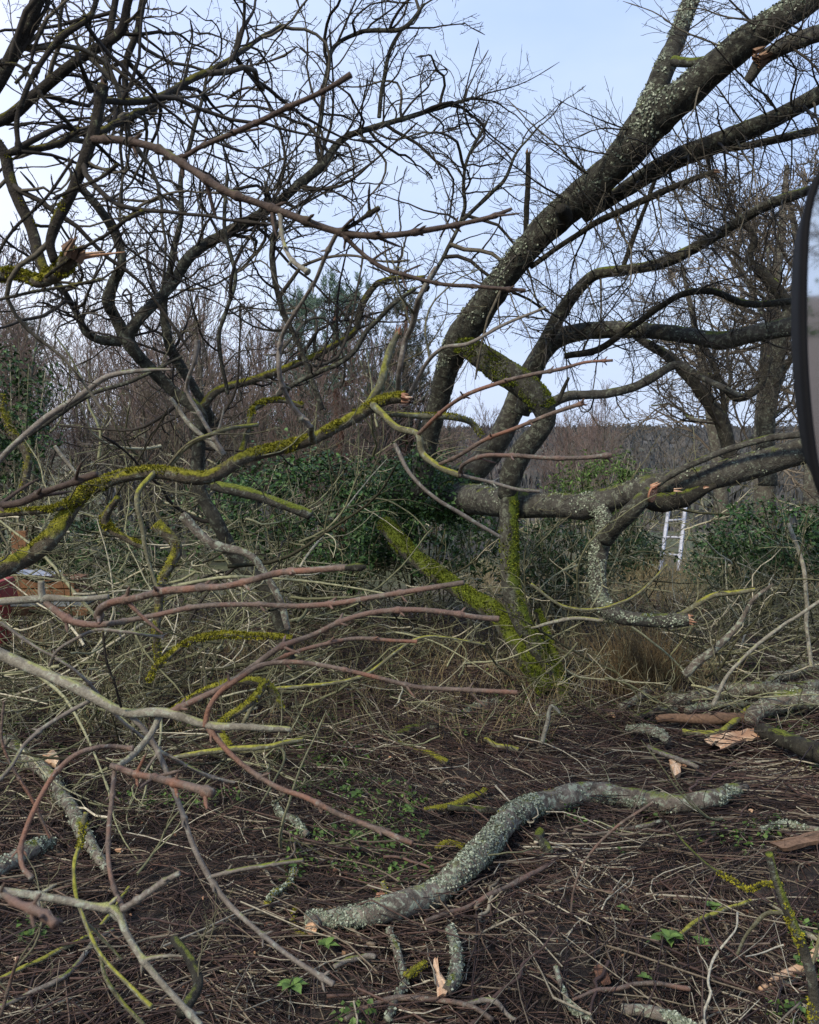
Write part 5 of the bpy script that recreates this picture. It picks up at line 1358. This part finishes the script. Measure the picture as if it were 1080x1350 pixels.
# small things in the litter: dead leaves and crumbs
me = Mesh()
y = rng.uniform(2.0, 7.5, 1600); x = rng.uniform(-1, 1, 1600) * (0.52 * y + 0.4)
c = np.stack([x, y, gz(x, y) + rng.uniform(0.005, 0.05, 1600)], -1)
leaves(me, c, np.tile([0, 0, 1.0], (1600, 1)), 0.022, 0.8)
tag(me.build('leaf_litter', M['dead_leaf'], smooth=False), 'small dead brown leaves mixed among the twigs', 'leaves', kind='stuff')
for i in range(26):
    y = random.uniform(2.4, 6.0); x = random.uniform(-0.5, 0.5) * y
    z = float(gz(x, y)) + 0.05
    s = random.uniform(0.006, 0.014)
    me = Mesh()
    V = np.array([[-1, -.6, -.3], [1, -.5, -.3], [1.1, .6, -.3], [-.9, .5, -.3], [-.7, -.4, .4], [.8, -.3, .5], [.7, .4, .3], [-.8, .4, .45]]) * s + rng.normal(size=(8, 3)) * s * 0.2
    a = random.uniform(0, PI)
    V = V @ np.array([[math.cos(a), -math.sin(a), 0], [math.sin(a), math.cos(a), 0], [0, 0, 1]]) + [x, y, z]
    me.quads(V, [(0, 1, 2, 3), (4, 7, 6, 5), (0, 4, 5, 1), (1, 5, 6, 2), (2, 6, 7, 3), (3, 7, 4, 0)], random.random())
    tag(me.build('wood_crumb', M['wood'], smooth=False), 'tiny pale crumb of sawn wood on the litter', 'wood', 'crumbs of pale wood on the litter')

# dry grass
def straws(cnt, x0, x1, y0, y1, h0, h1):
    x = rng.uniform(x0, x1, cnt); y = rng.uniform(y0, y1, cnt)
    c = np.stack([x, y, gz(x, y)], -1)
    h = rng.uniform(h0, h1, cnt)
    ln = rng.normal(size=(cnt, 2)) * 0.28
    t = np.linspace(0, 1, 4)
    Pt = c[:, None] + np.stack([ln[:, :1] * h[:, None] * t ** 1.5, ln[:, 1:] * h[:, None] * t ** 1.5, h[:, None] * t], -1)
    R = np.linspace(0.0028, 0.0012, 4)[None] * rng.uniform(0.7, 1.6, (cnt, 1))
    return Pt, R


me = Mesh()
for a_ in ((1500, -2.2, 1.0, 5.6, 8.5, 0.08, 0.30), (900, 0.9, 2.4, 6.3, 8.5, 0.1, 0.45), (2200, 0.9, 7.0, 9.0, 16.0, 0.2, 0.6), (500, -4, -2, 6, 9, 0.1, 0.4)):
    p_, r_ = straws(*a_)
    me.tubes(p_, r_, 3, rng.random(len(p_)))
tag(me.build('dry_grass', M['straw']), 'short dead straw-coloured grass stalks standing in the brush', 'grass', kind='stuff')
# brown fern clump right of the mossy base
me = Mesh()
p_, r_ = straws(420, 1.55, 2.0, 6.5, 6.8, 0.25, 0.62)
me.tubes(p_, r_ * 1.2, 3, rng.random(len(p_)) * 0.4)
tag(me.build('dead_grass_clump', tinted('rusty_straw', [(0, (0.10, 0.07, 0.035)), (1, (0.28, 0.20, 0.10))])), 'rusty clump of dead grass below the hooked pale limb', 'grass', kind='stuff')


# weeds
def weed(label, px, py, nleaf, size, name='green_weed'):
    b_ = G(px, py)
    t = thing(name, label, 'weed', b_)
    b_ = b_ + np.array([0, 0, 0.05])
    for i in range(nleaf):
        a = i * 2.4 + random.random()
        el = random.uniform(0.2, 0.7)
        d = np.array([math.cos(a) * math.cos(el), math.sin(a) * math.cos(el), math.sin(el)])
        sd = unit(np.cross(d, [0, 0, 1])); up = np.cross(sd, d)
        L_ = size * random.uniform(0.7, 1.2)
        V = []
        for j, tq in enumerate((0, 0.15, 0.35, 0.6, 0.85, 1.0)):
            wv = L_ * 0.26 * math.sin(PI * min(tq * 1.05 + 0.05, 1)) * (1 if j not in (0, 5) else 0.1)
            c_ = b_ + np.array([0, 0, 0.015]) + d * L_ * tq - np.array([0, 0, 1]) * L_ * 0.35 * tq * tq
            V += [c_ - sd * wv + up * wv * 0.35, c_, c_ + sd * wv + up * wv * 0.35]
        q = [(j * 3 + e, j * 3 + e + 1, j * 3 + e + 4, j * 3 + e + 3) for j in range(5) for e in (0, 1)]
        me = Mesh(); me.quads(np.array(V), q, random.uniform(0.3, 1))
        me.build('leaf', M['leaf_green'], t)
    return t


weed('fresh green broad-leaved weed among the twigs at the lower right', 882, 1258, 11, 0.085)
weed('small green weed just above the broad-leaved weed', 940, 1215, 8, 0.05)
weed('tiny green weed left of the broad-leaved weed', 822, 1218, 5, 0.035)
weed('green weed on the litter above the middle of the log', 540, 1083, 7, 0.06)
weed('dark green weed by the bottom edge under the long grey shoot', 385, 1322, 9, 0.07)
weed('green weed beside the sawn end of the log', 430, 1268, 7, 0.06)
weed('small green leaves at the bottom edge right of the centre', 850, 1312, 4, 0.04)
weed('green weed behind the long red shoot', 470, 1062, 6, 0.06)
weed('green weed between the olive stick and the upright stem', 925, 1265, 6, 0.05)

# ================================================================== brush tangle
def brush_region(me, cnt, x0, x1, y0, y1, z0, z1, s0, s1, flat=0.5, key='brush'):
    for i in range(cnt):
        x = rng.uniform(x0, x1); y = rng.uniform(y0, y1)
        z = float(gz(x, y)) + z0 + (z1 - z0) * rng.random() ** 1.3
        if 0.265 < x / y < 0.345 and y < 12:            # the gap through which the ladder shows
            z = min(z, float(gz(x, y)) + 0.25)
        d = rng.normal(size=3) * np.array([1.2, 0.9, flat])
        A = np.array(frame_at([x, y, z], d, s=rng.uniform(s0, s1), roll=rng.uniform(-0.8, 0.8)))
        s = np.linalg.norm(A[:3, 0])
        raw = SPR_raw[key][int(rng.integers(len(SPR_raw[key])))]
        res = []
        for (p, r, lv) in raw:
            q = p @ A[:3, :3].T + A[:3, 3]
            g_ = gz(q[:, 0], q[:, 1]) + 0.01
            q[:, 2] = np.maximum(q[:, 2], g_)
            res.append((q, r * s, lv))
        spray_mesh('', res, None, 3, m=me, k0=4)


me = Mesh()
brush_region(me, 220, -4.4, -0.6, 5.6, 9.5, 0.0, 1.35, 0.6, 1.3)
brush_region(me, 45, -3.2, -1.0, 4.0, 5.8, 0.0, 0.9, 0.4, 0.9)
tag(me.build('brushwood', M['brush']), 'grey-brown tangle of bare twigs filling the ground under the mossy branch on the left', 'brushwood', kind='stuff')
me = Mesh()
brush_region(me, 90, -0.8, 1.0, 7.0, 9.8, 0.0, 0.9, 0.5, 1.1)
brush_region(me, 55, -2.4, 0.6, 5.2, 6.9, 0.0, 0.35, 0.4, 0.8, 0.25)
tag(me.build('brushwood', M['brush']), 'tangle of bare twigs around and behind the mossy prop in the centre', 'brushwood', kind='stuff')
me = Mesh()
brush_region(me, 190, 1.2, 4.6, 6.6, 10.0, 0.0, 0.8, 0.5, 1.1)
brush_region(me, 45, 1.0, 3.8, 5.6, 6.9, 0.0, 0.45, 0.4, 0.9, 0.3)
tag(me.build('brushwood', M['brush']), 'tangle of bare twigs below the level trunk on the right', 'brushwood', kind='stuff')

def lying(cnt, x0, x1, y0, y1, z1, s0, s1, key, name, label, group, flat=0.4, dmean=(0, 0, 0)):
    for i in range(cnt):
        x = rng.uniform(x0, x1); y = rng.uniform(y0, y1)
        z = float(gz(x, y)) + 0.03 + z1 * rng.random() ** 1.3
        if 0.265 < x / y < 0.345: z = min(z, float(gz(x, y)) + 0.25)
        d = rng.normal(size=3) * np.array([1.2, 0.8, flat]) + np.asarray(dmean)
        o = link(name, SPR[key][int(rng.integers(len(SPR[key])))], None, frame_at([x, y, z], d, s=rng.uniform(s0, s1), roll=rng.uniform(-0.8, 0.8)))
        tag(o, label, 'branch', group)


lying(75, -4.0, -0.7, 5.0, 8.5, 1.35, 0.7, 1.6, 'arc', 'fallen_branch', 'curved pale bare branch caught in the tangle on the left', 'bare branches in the tangle on the left', dmean=(0.3, 0, 0.1))
lying(26, -2.6, -0.6, 3.8, 5.6, 0.75, 0.4, 1.0, 'arc', 'fallen_branch', 'curved bare branch lying low in the brush at the left front', 'bare branches low in the brush at the left front')
lying(35, -3.4, -0.7, 4.6, 7.5, 1.2, 0.5, 1.0, 'brush', 'fallen_branch', 'twiggy bare branch caught in the tangle on the left', 'twiggy branches in the tangle on the left')
lying(62, 1.0, 4.2, 5.9, 8.8, 0.9, 0.6, 1.3, 'arc', 'fallen_branch', 'curved pale bare branch in the tangle below the level trunk', 'bare branches in the tangle on the right', dmean=(0.2, 0, 0.1))
lying(30, 1.0, 3.8, 5.6, 8.5, 0.9, 0.5, 1.0, 'brush', 'fallen_branch', 'twiggy bare branch in the tangle below the level trunk', 'twiggy branches in the tangle on the right')
lying(30, -0.9, 1.2, 6.0, 8.8, 0.6, 0.4, 1.0, 'arc', 'fallen_branch', 'thin bare branch among the dry grass by the mossy prop', 'bare branches round the mossy prop', flat=0.3)
lying(22, -1.6, 1.8, 3.6, 6.4, 0.10, 0.4, 0.9, 'arc', 'fallen_branch', 'thin bare branch lying flat on the ground twigs', 'bare branches lying flat on the ground twigs', flat=0.05)

# ================================================================== shrubs
bush('ivy_mound', 'large dark green ivy mound behind the brush in the centre left', P(425, 680, 9.6), (1.25, 0.9, 0.72), 15000, 0.06, M['ivy'], 50, 4, cat='ivy')
bush('ivy_mound', 'dark ivy mass under the ivy-clad trunk, touching the big mound on its right', P(560, 690, 9.4), (0.75, 0.6, 0.6), 7000, 0.055, M['ivy'], 20, 5, cat='ivy')
bush('ivy_mound', 'dark green ivy at the right edge under the trunk', P(1040, 712, 9.2), (0.8, 0.6, 0.34), 6000, 0.055, M['ivy'], 30, 6, cat='ivy')
bush('laurel_bush', 'green leafy shrub between the upright limb and hooked limb', P(735, 725, 9.5), (0.75, 0.6, 0.45), 3600, 0.09, M['leaf_dark'], 60, 7, narrow=0.3)
bush('laurel_bush', 'dark green shrub just left of the foot of the ladder', P(822, 735, 16.5), (0.75, 0.7, 0.75), 4500, 0.10, M['leaf_dark'], 40, 8, narrow=0.4)
bush('bright_bush', 'yellow-green bush seen above the level trunk under the far hills', P(800, 640, 15.5), (0.9, 0.7, 0.55), 3800, 0.09, M['leaf_green'], 40, 9, narrow=0.35)
bush('ivy_mound', 'dark ivy standing behind the yellow mossy branch at the left edge', P(12, 560, 8.5), (0.45, 0.5, 0.75), 3500, 0.055, M['ivy'], 14, 10, cat='ivy')
bush('ivy_mound', 'low dark ivy under the mossy branch at the left', P(120, 735, 8.8), (1.1, 0.6, 0.42), 5000, 0.055, M['ivy'], 20, 11, cat='ivy')
bush('laurel_bush', 'dark evergreen shrub behind the twigs right of the ladder', P(985, 745, 10.5), (0.7, 0.6, 0.4), 3800, 0.06, M['leaf_dark'], 50, 12)


# ================================================================== background trees
def make_tree(rg_, height, r0, levels, spread, up, nlimb, first=0.3, crown_key='x', fine=0.006, k=3, droop=0.0, gn=5):
    trunk = []; twigs = []
    n = 14
    p, d = path_curve(np.zeros(3), np.array([0, 0, 1.0]), height, n, 0.25, 0.15, rg_, 0.3)
    trunk.append((p, np.linspace(r0, r0 * 0.2, n)))

    def rec(p, d, L_, r, lv):
        pp, dd = path_curve(p, d, L_, 6, 0.5, 0.5, rg_, up)
        tgt = trunk if r > r0 * 0.22 else twigs
        tgt.append((pp, np.maximum(np.linspace(r, r * 0.4, 6), fine)))
        if lv <= 0: return
        for i in range(gn):
            t = 0.25 + 0.75 * (i + rg_.random()) / gn
            j = min(int(t * 5), 5)
            q = rg_.normal(size=3); q = unit(q - np.dot(q, dd[j]) * dd[j])
            a = rg_.uniform(0.4, 1.0) * spread
            rec(pp[j], unit(dd[j] * math.cos(a) + q * math.sin(a)), L_ * rg_.uniform(0.4, 0.65), r * 0.5 * (1.2 - 0.4 * t), lv - 1)
    for i in range(nlimb):
        t = first + (1 - first) * (i + rg_.random()) / nlimb
        j = min(int(t * (n - 1)), n - 1)
        a = rg_.uniform(0, 2 * PI)
        q = np.array([math.cos(a), math.sin(a), 0])
        el = spread * rg_.uniform(0.7, 1.2)
        rec(p[j], unit(np.array([0, 0, 1]) * math.cos(el) + q * math.sin(el)), height * (0.42 * (1 - t) + 0.14) * rg_.uniform(0.8, 1.2), r0 * 0.45 * (1.15 - t), levels)
    return trunk, twigs


def tree_meshes(tr, tw, mt_, mw_, k=3):
    a = Mesh()
    for (p, r) in tr: a.tubes(p, r, 8 if len(p) > 6 else 5, 0.5)
    b = Mesh()
    by = {}
    for (p, r) in tw: by.setdefault(len(p), []).append((p, r))
    for l in by.values():
        b.tubes(np.stack([x[0] for x in l]), np.stack([x[1] for x in l]), k, rng.random(len(l)))
    return a.mesh('trunk', mt_), b.mesh('crown', mw_)


rt = np.random.default_rng(5)
FT = {'wood': [], 'birch': [], 'oak': []}
for i in range(5):
    FT['wood'].append(tree_meshes(*make_tree(rt, 7.5, 0.09, 2, 0.7, 0.35, 13, 0.15, fine=0.0075, gn=5), M['far_trunk'], M['far_twig']))
for i in range(4):
    FT['birch'].append(tree_meshes(*make_tree(rt, 8, 0.07, 2, 0.45, 0.5, 16, 0.2, fine=0.0065, gn=5), M['far_trunk'], M['far_twig_purple']))
for i in range(3):
    FT['oak'].append(tree_meshes(*make_tree(rt, 9, 0.26, 3, 0.95, 0.25, 12, 0.22, fine=0.009, gn=5), M['far_trunk'], M['far_twig']))


def put_tree(kind, x, y, s, label, group=None, name='bare_tree', idx=None):
    me_ = FT[kind][int(rng.integers(len(FT[kind])))] if idx is None else FT[kind][idx]
    z = float(gz(x, y)) - 0.1
    t = thing(name, label, 'tree', (x, y, z), group)
    t.rotation_euler = (0, 0, rng.uniform(0, 2 * PI)); t.scale = (s, s, s * rng.uniform(0.92, 1.1))
    for nm, m_ in zip(('trunk', 'crown'), me_):
        o = bpy.data.objects.new(nm, m_); COL.objects.link(o); o.parent = t
    return t


WL = 'bare brown tree standing in the thick wood behind the brush on the left'
for i in range(105):
    y = rng.uniform(18, 38)
    x = rng.uniform(-0.56, 0.02) * y
    top = 6.4 + 0.02 * y
    bi = rng.random() < 0.5
    rat = x / y
    where = 'behind the toppled tree' if rat < -0.25 else ('below the pines' if rat < -0.07 else 'beside the dull pine')
    WL = ('slender purplish birch in the wood ' if bi else 'bushy brown bare tree in the wood ') + where + (', front rows' if y < 27 else ', back rows')
    put_tree('birch' if bi else 'wood', x, y, rng.uniform(0.66, 0.92) * (0.9 + 0.01 * (y - 20)) * (1.0 if x < -0.15 * y else 0.8), WL, WL.replace('birch', 'birches').replace('tree in', 'trees in'))
for i in range(14):
    y = rng.uniform(24, 40); x = rng.uniform(0.02, 0.24) * y
    put_tree('birch', x, y, rng.uniform(0.42, 0.62), 'slender bare birch behind the leaning trunk in the middle distance', 'slender birches behind the leaning trunk', name='birch_tree')
for i in range(10):
    y = rng.uniform(38, 70); x = rng.uniform(0.15, 0.5) * y
    put_tree('wood', x, y, rng.uniform(0.45, 0.7), 'small bare tree in the distance on the right below the skyline', 'small distant trees on the right')
o1 = P(1010, 600, 19)
put_tree('oak', o1[0], o1[1], 1.05, 'tall bare oak on the right beside the wing mirror', name='oak_tree', idx=0)
o1 = P(958, 590, 22)
put_tree('oak', o1[0], o1[1], 0.9, 'bare spreading oak just left of the tallest oak', name='oak_tree', idx=1)
o1 = P(1075, 590, 17)
put_tree('oak', o1[0], o1[1], 0.85, 'bare oak partly hidden behind the wing mirror', name='oak_tree', idx=2)

# leaning oak limbs drawn from life, behind the level limb
ok = thing('oak_tree', 'crooked bare oak leaning left behind the waving grey limb', 'tree', G(965, 690))
K1 = limb(ok, 'trunk', [(968, 640, 11, 11), (962, 590, 11, 11), (950, 552, 11, 11), (930, 525, 11, 10), (905, 495, 11, 9), (880, 470, 11, 8), (850, 452, 11, 6), (835, 442, 11, 4)], M['trunk_dark'], 12, 0.2)
K2 = limb(ok, 'limb', [(905, 495, 11, 7), (945, 500, 11, 6), (975, 525, 11, 6), (1000, 512, 11, 6), (1015, 470, 11, 5)], M['trunk_dark'], 10, 0.2)
K3 = limb(ok, 'limb', [(1050, 425, 12, 9), (1032, 392, 12, 9), (1006, 358, 12, 8), (990, 342, 12, 6), (996, 312, 12, 5), (975, 290, 12, 3)], M['trunk_dark'], 10, 0.2)
K4 = limb(ok, 'trunk', [(1012, 640, 12, 14), (1008, 560, 12, 13), (1018, 500, 12, 13), (1028, 440, 12, 13), (1050, 400, 12, 11), (1075, 330, 12, 9)], M['trunk'], 14, 0.2)
K5 = limb(ok, 'limb', [(960, 560, 11, 4), (940, 480, 11, 4), (925, 455, 11, 5), (915, 430, 11, 4)], M['trunk_dark'], 9, 0.2)
for o, n_ in ((K1, 14), (K2, 10), (K3, 18), (K4, 22), (K5, 7)):
    sprout(o, ok, 'ash_dense', n_, 0.8, 1.8, 0.2, 1.0, (-0.1, 0, 0.25), 1.1, 0.7)

# tall thin scrub under the trees
SPR_raw['scrub'] = [[(p, r * 1.5, lv) for (p, r, lv) in q] for q in SPR_raw['brush']]
me = Mesh()
brush_region(me, 120, -13, 0.5, 14, 24, 0.2, 2.8, 1.2, 2.6, 0.9, key='scrub')
tag(me.build('scrub', M['brush']), 'grey-brown thicket of bare scrub under the wood on the left', 'scrub', kind='stuff')
me = Mesh()
brush_region(me, 120, 1.0, 15, 15, 34, 0.0, 1.3, 1.0, 2.2, 0.6, key='scrub')
tag(me.build('scrub', M['brush']), 'low brown bramble scrub beyond the ladder on the right', 'scrub', kind='stuff')


# pines
def pine(px, Y, top_py, label, browner=False, wid=1.6, seed=0):
    b_ = P(px, 640, Y); x, y = b_[0], b_[1]
    z0 = float(gz(x, y)); zt = P(px, top_py, Y)[2]
    H = zt - z0
    t = thing('pine_tree', label, 'tree', (x, y, z0))
    me = Mesh()
    zz = np.linspace(0, H * 0.97, 12)
    me.tubes(np.stack([x + 0.08 * np.sin(zz), y + 0 * zz, z0 + zz], -1), np.linspace(0.17, 0.03, 12), 9, 0.5)
    me.build('trunk', M['pine_bark'], t)
    mb_ = Mesh(); mn = Mesh()
    r2 = np.random.default_rng(seed)
    tips = []
    for i in range(46):
        f = r2.uniform(0.4, 1.0)
        a = r2.uniform(0, 2 * PI)
        L_ = wid * (1.12 - f) ** 0.6 * r2.uniform(0.6, 1.1)
        p, d = path_curve(np.array([x, y, z0 + H * f * 0.97]), unit([math.cos(a), math.sin(a), 0.15]), L_, 7, 0.3, 0.25, r2, 0.7)
        mb_.tubes(p, np.linspace(0.035, 0.01, 7) * (1.2 - f * 0.6), 4, 0.4)
        for j in range(16):
            q = p[r2.integers(2, 7)] + r2.normal(size=3) * [0.22, 0.22, 0.12]
            tips.append(q)
    tips = np.array(tips)
    # upright bottle-brush shoots of needles
    K = len(tips); per = 22
    c = np.repeat(tips, per, 0) + np.stack([r2.normal(size=K * per) * 0.015, r2.normal(size=K * per) * 0.015, r2.uniform(0, 0.22, K * per)], -1)
    a = r2.uniform(0, 2 * PI, K * per); e = r2.uniform(0.5, 1.1, K * per)
    d = np.stack([np.cos(a) * np.cos(e), np.sin(a) * np.cos(e), np.sin(e)], -1)
    sd = unit(np.cross(d, r2.normal(size=d.shape)))
    ln = r2.uniform(0.08, 0.15, K * per)[:, None]
    V = np.stack([c - sd * 0.009, c + sd * 0.009, c + d * ln], 1)
    mn.tris(V, np.arange(K * per * 3).reshape(-1, 3), np.repeat(r2.random(K * per), 3))
    mb_.build('limbs', M['pine_bark'], t)
    tag(mn.build('needles', M['needle'] if not browner else M['needle2'], t, smooth=False), kind='stuff')


M['needle2'] = tinted('dull_pine_needles', [(0.0, (0.04, 0.05, 0.035)), (1.0, (0.12, 0.13, 0.10))])
pine(447, 20, 368, 'blue-green pine rising above the wood left of centre', wid=1.7, seed=1)
pine(400, 24, 395, 'second blue-green pine just left of the tallest pine', wid=1.8, seed=4)
pine(538, 22, 392, 'dull brown-green pine close to the left side of the leaning trunk', True, wid=1.5, seed=2)
pine(38, 30, 415, 'small dark pine at the left edge of the wood', True, wid=1.6, seed=3)

# ================================================================== ladder
def bar(me, a, b_, w_, d_, side):
    a = np.asarray(a, float); b_ = np.asarray(b_, float)
    t = unit(b_ - a); s = unit(np.asarray(side, float) - np.dot(side, t) * t); q = np.cross(t, s)
    V = []
    for e in (a, b_):
        for (i, j) in ((-1, -1), (1, -1), (1, 1), (-1, 1)):
            V.append(e + s * w_ * i / 2 + q * d_ * j / 2)
    me.quads(np.array(V), [(0, 3, 2, 1), (4, 5, 6, 7), (0, 1, 5, 4), (1, 2, 6, 5), (2, 3, 7, 6), (3, 0, 4, 7)], 0.5)


YL = 17.5
tl, tr_ = P(883, 657, YL + 0.5), P(905, 653, YL + 0.5)
bl_, br = P(867, 772, YL - 0.1), P(891, 778, YL - 0.1)
ld = thing('ladder', 'white aluminium double ladder standing in the green scrub under the level trunk', 'ladder', (bl_ + br) / 2)
side = tr_ - tl
for (a, b_) in ((bl_, tl), (br, tr_)):
    ext = (b_ - a) * 0.35
    me = Mesh(); bar(me, a - ext, b_, 0.05, 0.07, side); me.build('stile', M['alu'], ld, smooth=False)
    o_ = np.array([0.06, 0.1, 0.0])
    me = Mesh(); bar(me, a - ext + o_, b_ + o_, 0.035, 0.05, side); me.build('stile', M['alu'], ld, smooth=False)
for i in range(8):
    f = 0.93 - i * 0.19
    a = bl_ + (tl - bl_) * f; b_ = br + (tr_ - br) * f
    me = Mesh(); me.tubes(np.array([a, (a + b_) / 2, b_]), np.full(3, 0.022), 8, 0.5); me.build('rung', M['alu'], ld)

# ================================================================== red thing, boards and sheet at the left edge
YR = 6.8
def boxat(name, parent, px0, py0, px1, py1, Y, depth, mat, rot=0.0):
    a = P(px0, py0, Y); c_ = P(px1, py1, Y)
    x0, x1 = a[0], c_[0]; z1, z0 = a[2], c_[2]
    V = np.array([[x0, Y, z0], [x1, Y, z0], [x1, Y + depth, z0], [x0, Y + depth, z0], [x0, Y, z1], [x1, Y, z1], [x1, Y + depth, z1], [x0, Y + depth, z1]])
    if rot: V[[4, 5, 6, 7], 0] += rot
    me = Mesh(); me.quads(V, [(0, 3, 2, 1), (4, 5, 6, 7), (0, 1, 5, 4), (1, 2, 6, 5), (2, 3, 7, 6), (3, 0, 4, 7)], 0.5)
    o = me.build(name, mat, parent, smooth=False)
    bv = o.modifiers.new('bevel', 'BEVEL'); bv.width = 0.006; bv.segments = 2
    return o


rd = thing('red_machine', 'red painted panel of a machine just showing at the left edge behind the branches', 'machine', P(-20, 830, YR))
boxat('panel', rd, -70, 768, 3, 800, YR, 0.3, M['red'], -0.03)
boxat('post', rd, -40, 800, 1, 850, YR + 0.04, 0.2, M['red'])
wb = thing('timber_stack', 'stack of brown boards behind the branches at the left edge', 'boards', P(50, 800, YR + 0.6))
for i, (y0, y1, mm) in enumerate(((765, 776, 'board'), (778, 787, 'board'), (789, 800, 'slate'), (802, 812, 'board'))):
    boxat('board', wb, 8 - i * 3, y0, 98 + i * 6, y1, YR + 0.6 - i * 0.03, 0.35, M[mm])
boxat('board', wb, 14, 700, 36, 762, YR + 1.0, 0.05, M['board'])
# crumpled sheet lying on the stack
me = Mesh()
xs = np.linspace(0, 1, 14); ys_ = np.linspace(0, 1, 8)
X, Yg = np.meshgrid(xs, ys_)
a = P(20, 764, YR + 0.55); c_ = P(66, 764, YR + 0.55)
V = np.stack([a[0] + (c_[0] - a[0]) * X, YR + 0.56 + 0.25 * Yg, a[2] + 0.01 + 0 * X], -1)
V[..., 2] += 0.035 * (1 + vnoise(V, 11, 3)) * (1 - 0.5 * X)
i, j = np.meshgrid(np.arange(7), np.arange(13), indexing='ij')
me.quads(V, np.stack([i * 14 + j, i * 14 + j + 1, (i + 1) * 14 + j + 1, (i + 1) * 14 + j], -1), 0.5)
tag(me.build('plastic_sheet', M['sheet']), 'crumpled white plastic sheet lying on the brown boards at the left', 'sheet')

# ================================================================== wing mirror
MC = P(1137, 446, 0.78)          # centre of the head, beyond the right edge of the frame
nrm = unit([-math.sin(math.radians(12)), -math.cos(math.radians(12)), -math.sin(math.radians(4.3))])
mx = unit(np.cross([0, 0, 1], nrm)); mx = -mx if mx[0] < 0 else mx
mz = unit(np.cross(nrm, mx)); mz = -mz if mz[2] < 0 else mz
wm = thing('wing_mirror', 'black vehicle wing mirror at the right edge reflecting sky and hedges', 'mirror', MC)
U_ = 0.80 / F
HO = np.array([(2, -247), (-28, -243), (-50, -230), (-66, -211), (-78, -184), (-84, -150), (-85, -100), (-83, -40), (-79, 20), (-73, 80), (-65, 140), (-55, 195), (-41, 240), (-20, 266), (15, 274),
               (60, 262), (84, 215), (92, 120), (92, -30), (84, -160), (66, -225), (36, -245)], float)
HO = np.where(HO[:, 1:] > 0, HO * [0.93, 0.86], HO * [0.93, 1.0]) * [1, -1] * U_
k_ = 88
HO = catmull(np.vstack([np.hstack([HO, np.zeros((len(HO), 1))]), [[HO[0, 0], HO[0, 1], 0]]]), k_ + 1)[:-1, :2]
tn_ = np.roll(HO, -1, 0) - np.roll(HO, 1, 0)
on_ = unit(np.stack([-tn_[:, 1], tn_[:, 0]], -1))
if np.mean(np.sum(on_ * HO, 1)) < 0: on_ = -on_


def ringv(ins, off, sc=1.0):
    q_ = (HO - on_ * ins) * sc
    return MC[None] + mx[None] * q_[:, :1] + mz[None] * q_[:, 1:] + nrm[None] * off


prof = [(0.0066, -0.002, 1), (0.0062, 0.004, 1), (0.005, 0.006, 1), (0.002, 0.006, 1), (0.0, 0.003, 1), (0.0, -0.010, 0.985), (0.0, -0.035, 0.92), (0, -0.07, 0.86), (0, -0.09, 0.6), (0, -0.095, 0.02)]
V = np.concatenate([ringv(*p_) for p_ in prof])
q = [(i * k_ + j, i * k_ + (j + 1) % k_, (i + 1) * k_ + (j + 1) % k_, (i + 1) * k_ + j) for i in range(len(prof) - 1) for j in range(k_)]
me = Mesh(); me.quads(V, q, 0.5); me.build('housing', M['plastic'], wm)
me = Mesh(); me.v.append(ringv(0.006, 0.001)); me.t.append(np.full(k_, 0.5)); me.n = k_
me.ng.append(np.arange(k_)[None]); me.build('mirror_glass', M['glass'], wm, smooth=False)
me = Mesh()
me.tubes(np.array([MC - nrm * 0.06 + mz * -0.08, MC - nrm * 0.07 - mz * 0.14 + mx * 0.06, MC - nrm * 0.03 - mz * 0.2 + mx * 0.16, MC + nrm * 0.06 - mz * 0.24 + mx * 0.24]), np.full(4, 0.014), 12, 0.5, caps=True)
me.build('arm', M['plastic'], wm)

# behind the camera, seen only in the mirror: a hedge and bare trees past a field
for i in range(7):
    put_tree('wood', rng.uniform(-9, 12), rng.uniform(-75, -60), rng.uniform(0.45, 0.7), 'bare tree behind the viewer, seen only in the wing mirror', 'trees seen in the wing mirror')
put_tree('oak', 0.9, -15, 0.85, 'bare oak behind the viewer, its branches seen in the wing mirror', name='oak_tree', idx=1)
bush('hedge', 'clipped green hedge behind the viewer, seen only in the wing mirror', (4.0, -70, 0.6), (40, 2.0, 4.2), 9000, 0.45, M['leaf_green'], 60, 14, cat='hedge')

flush_extra()
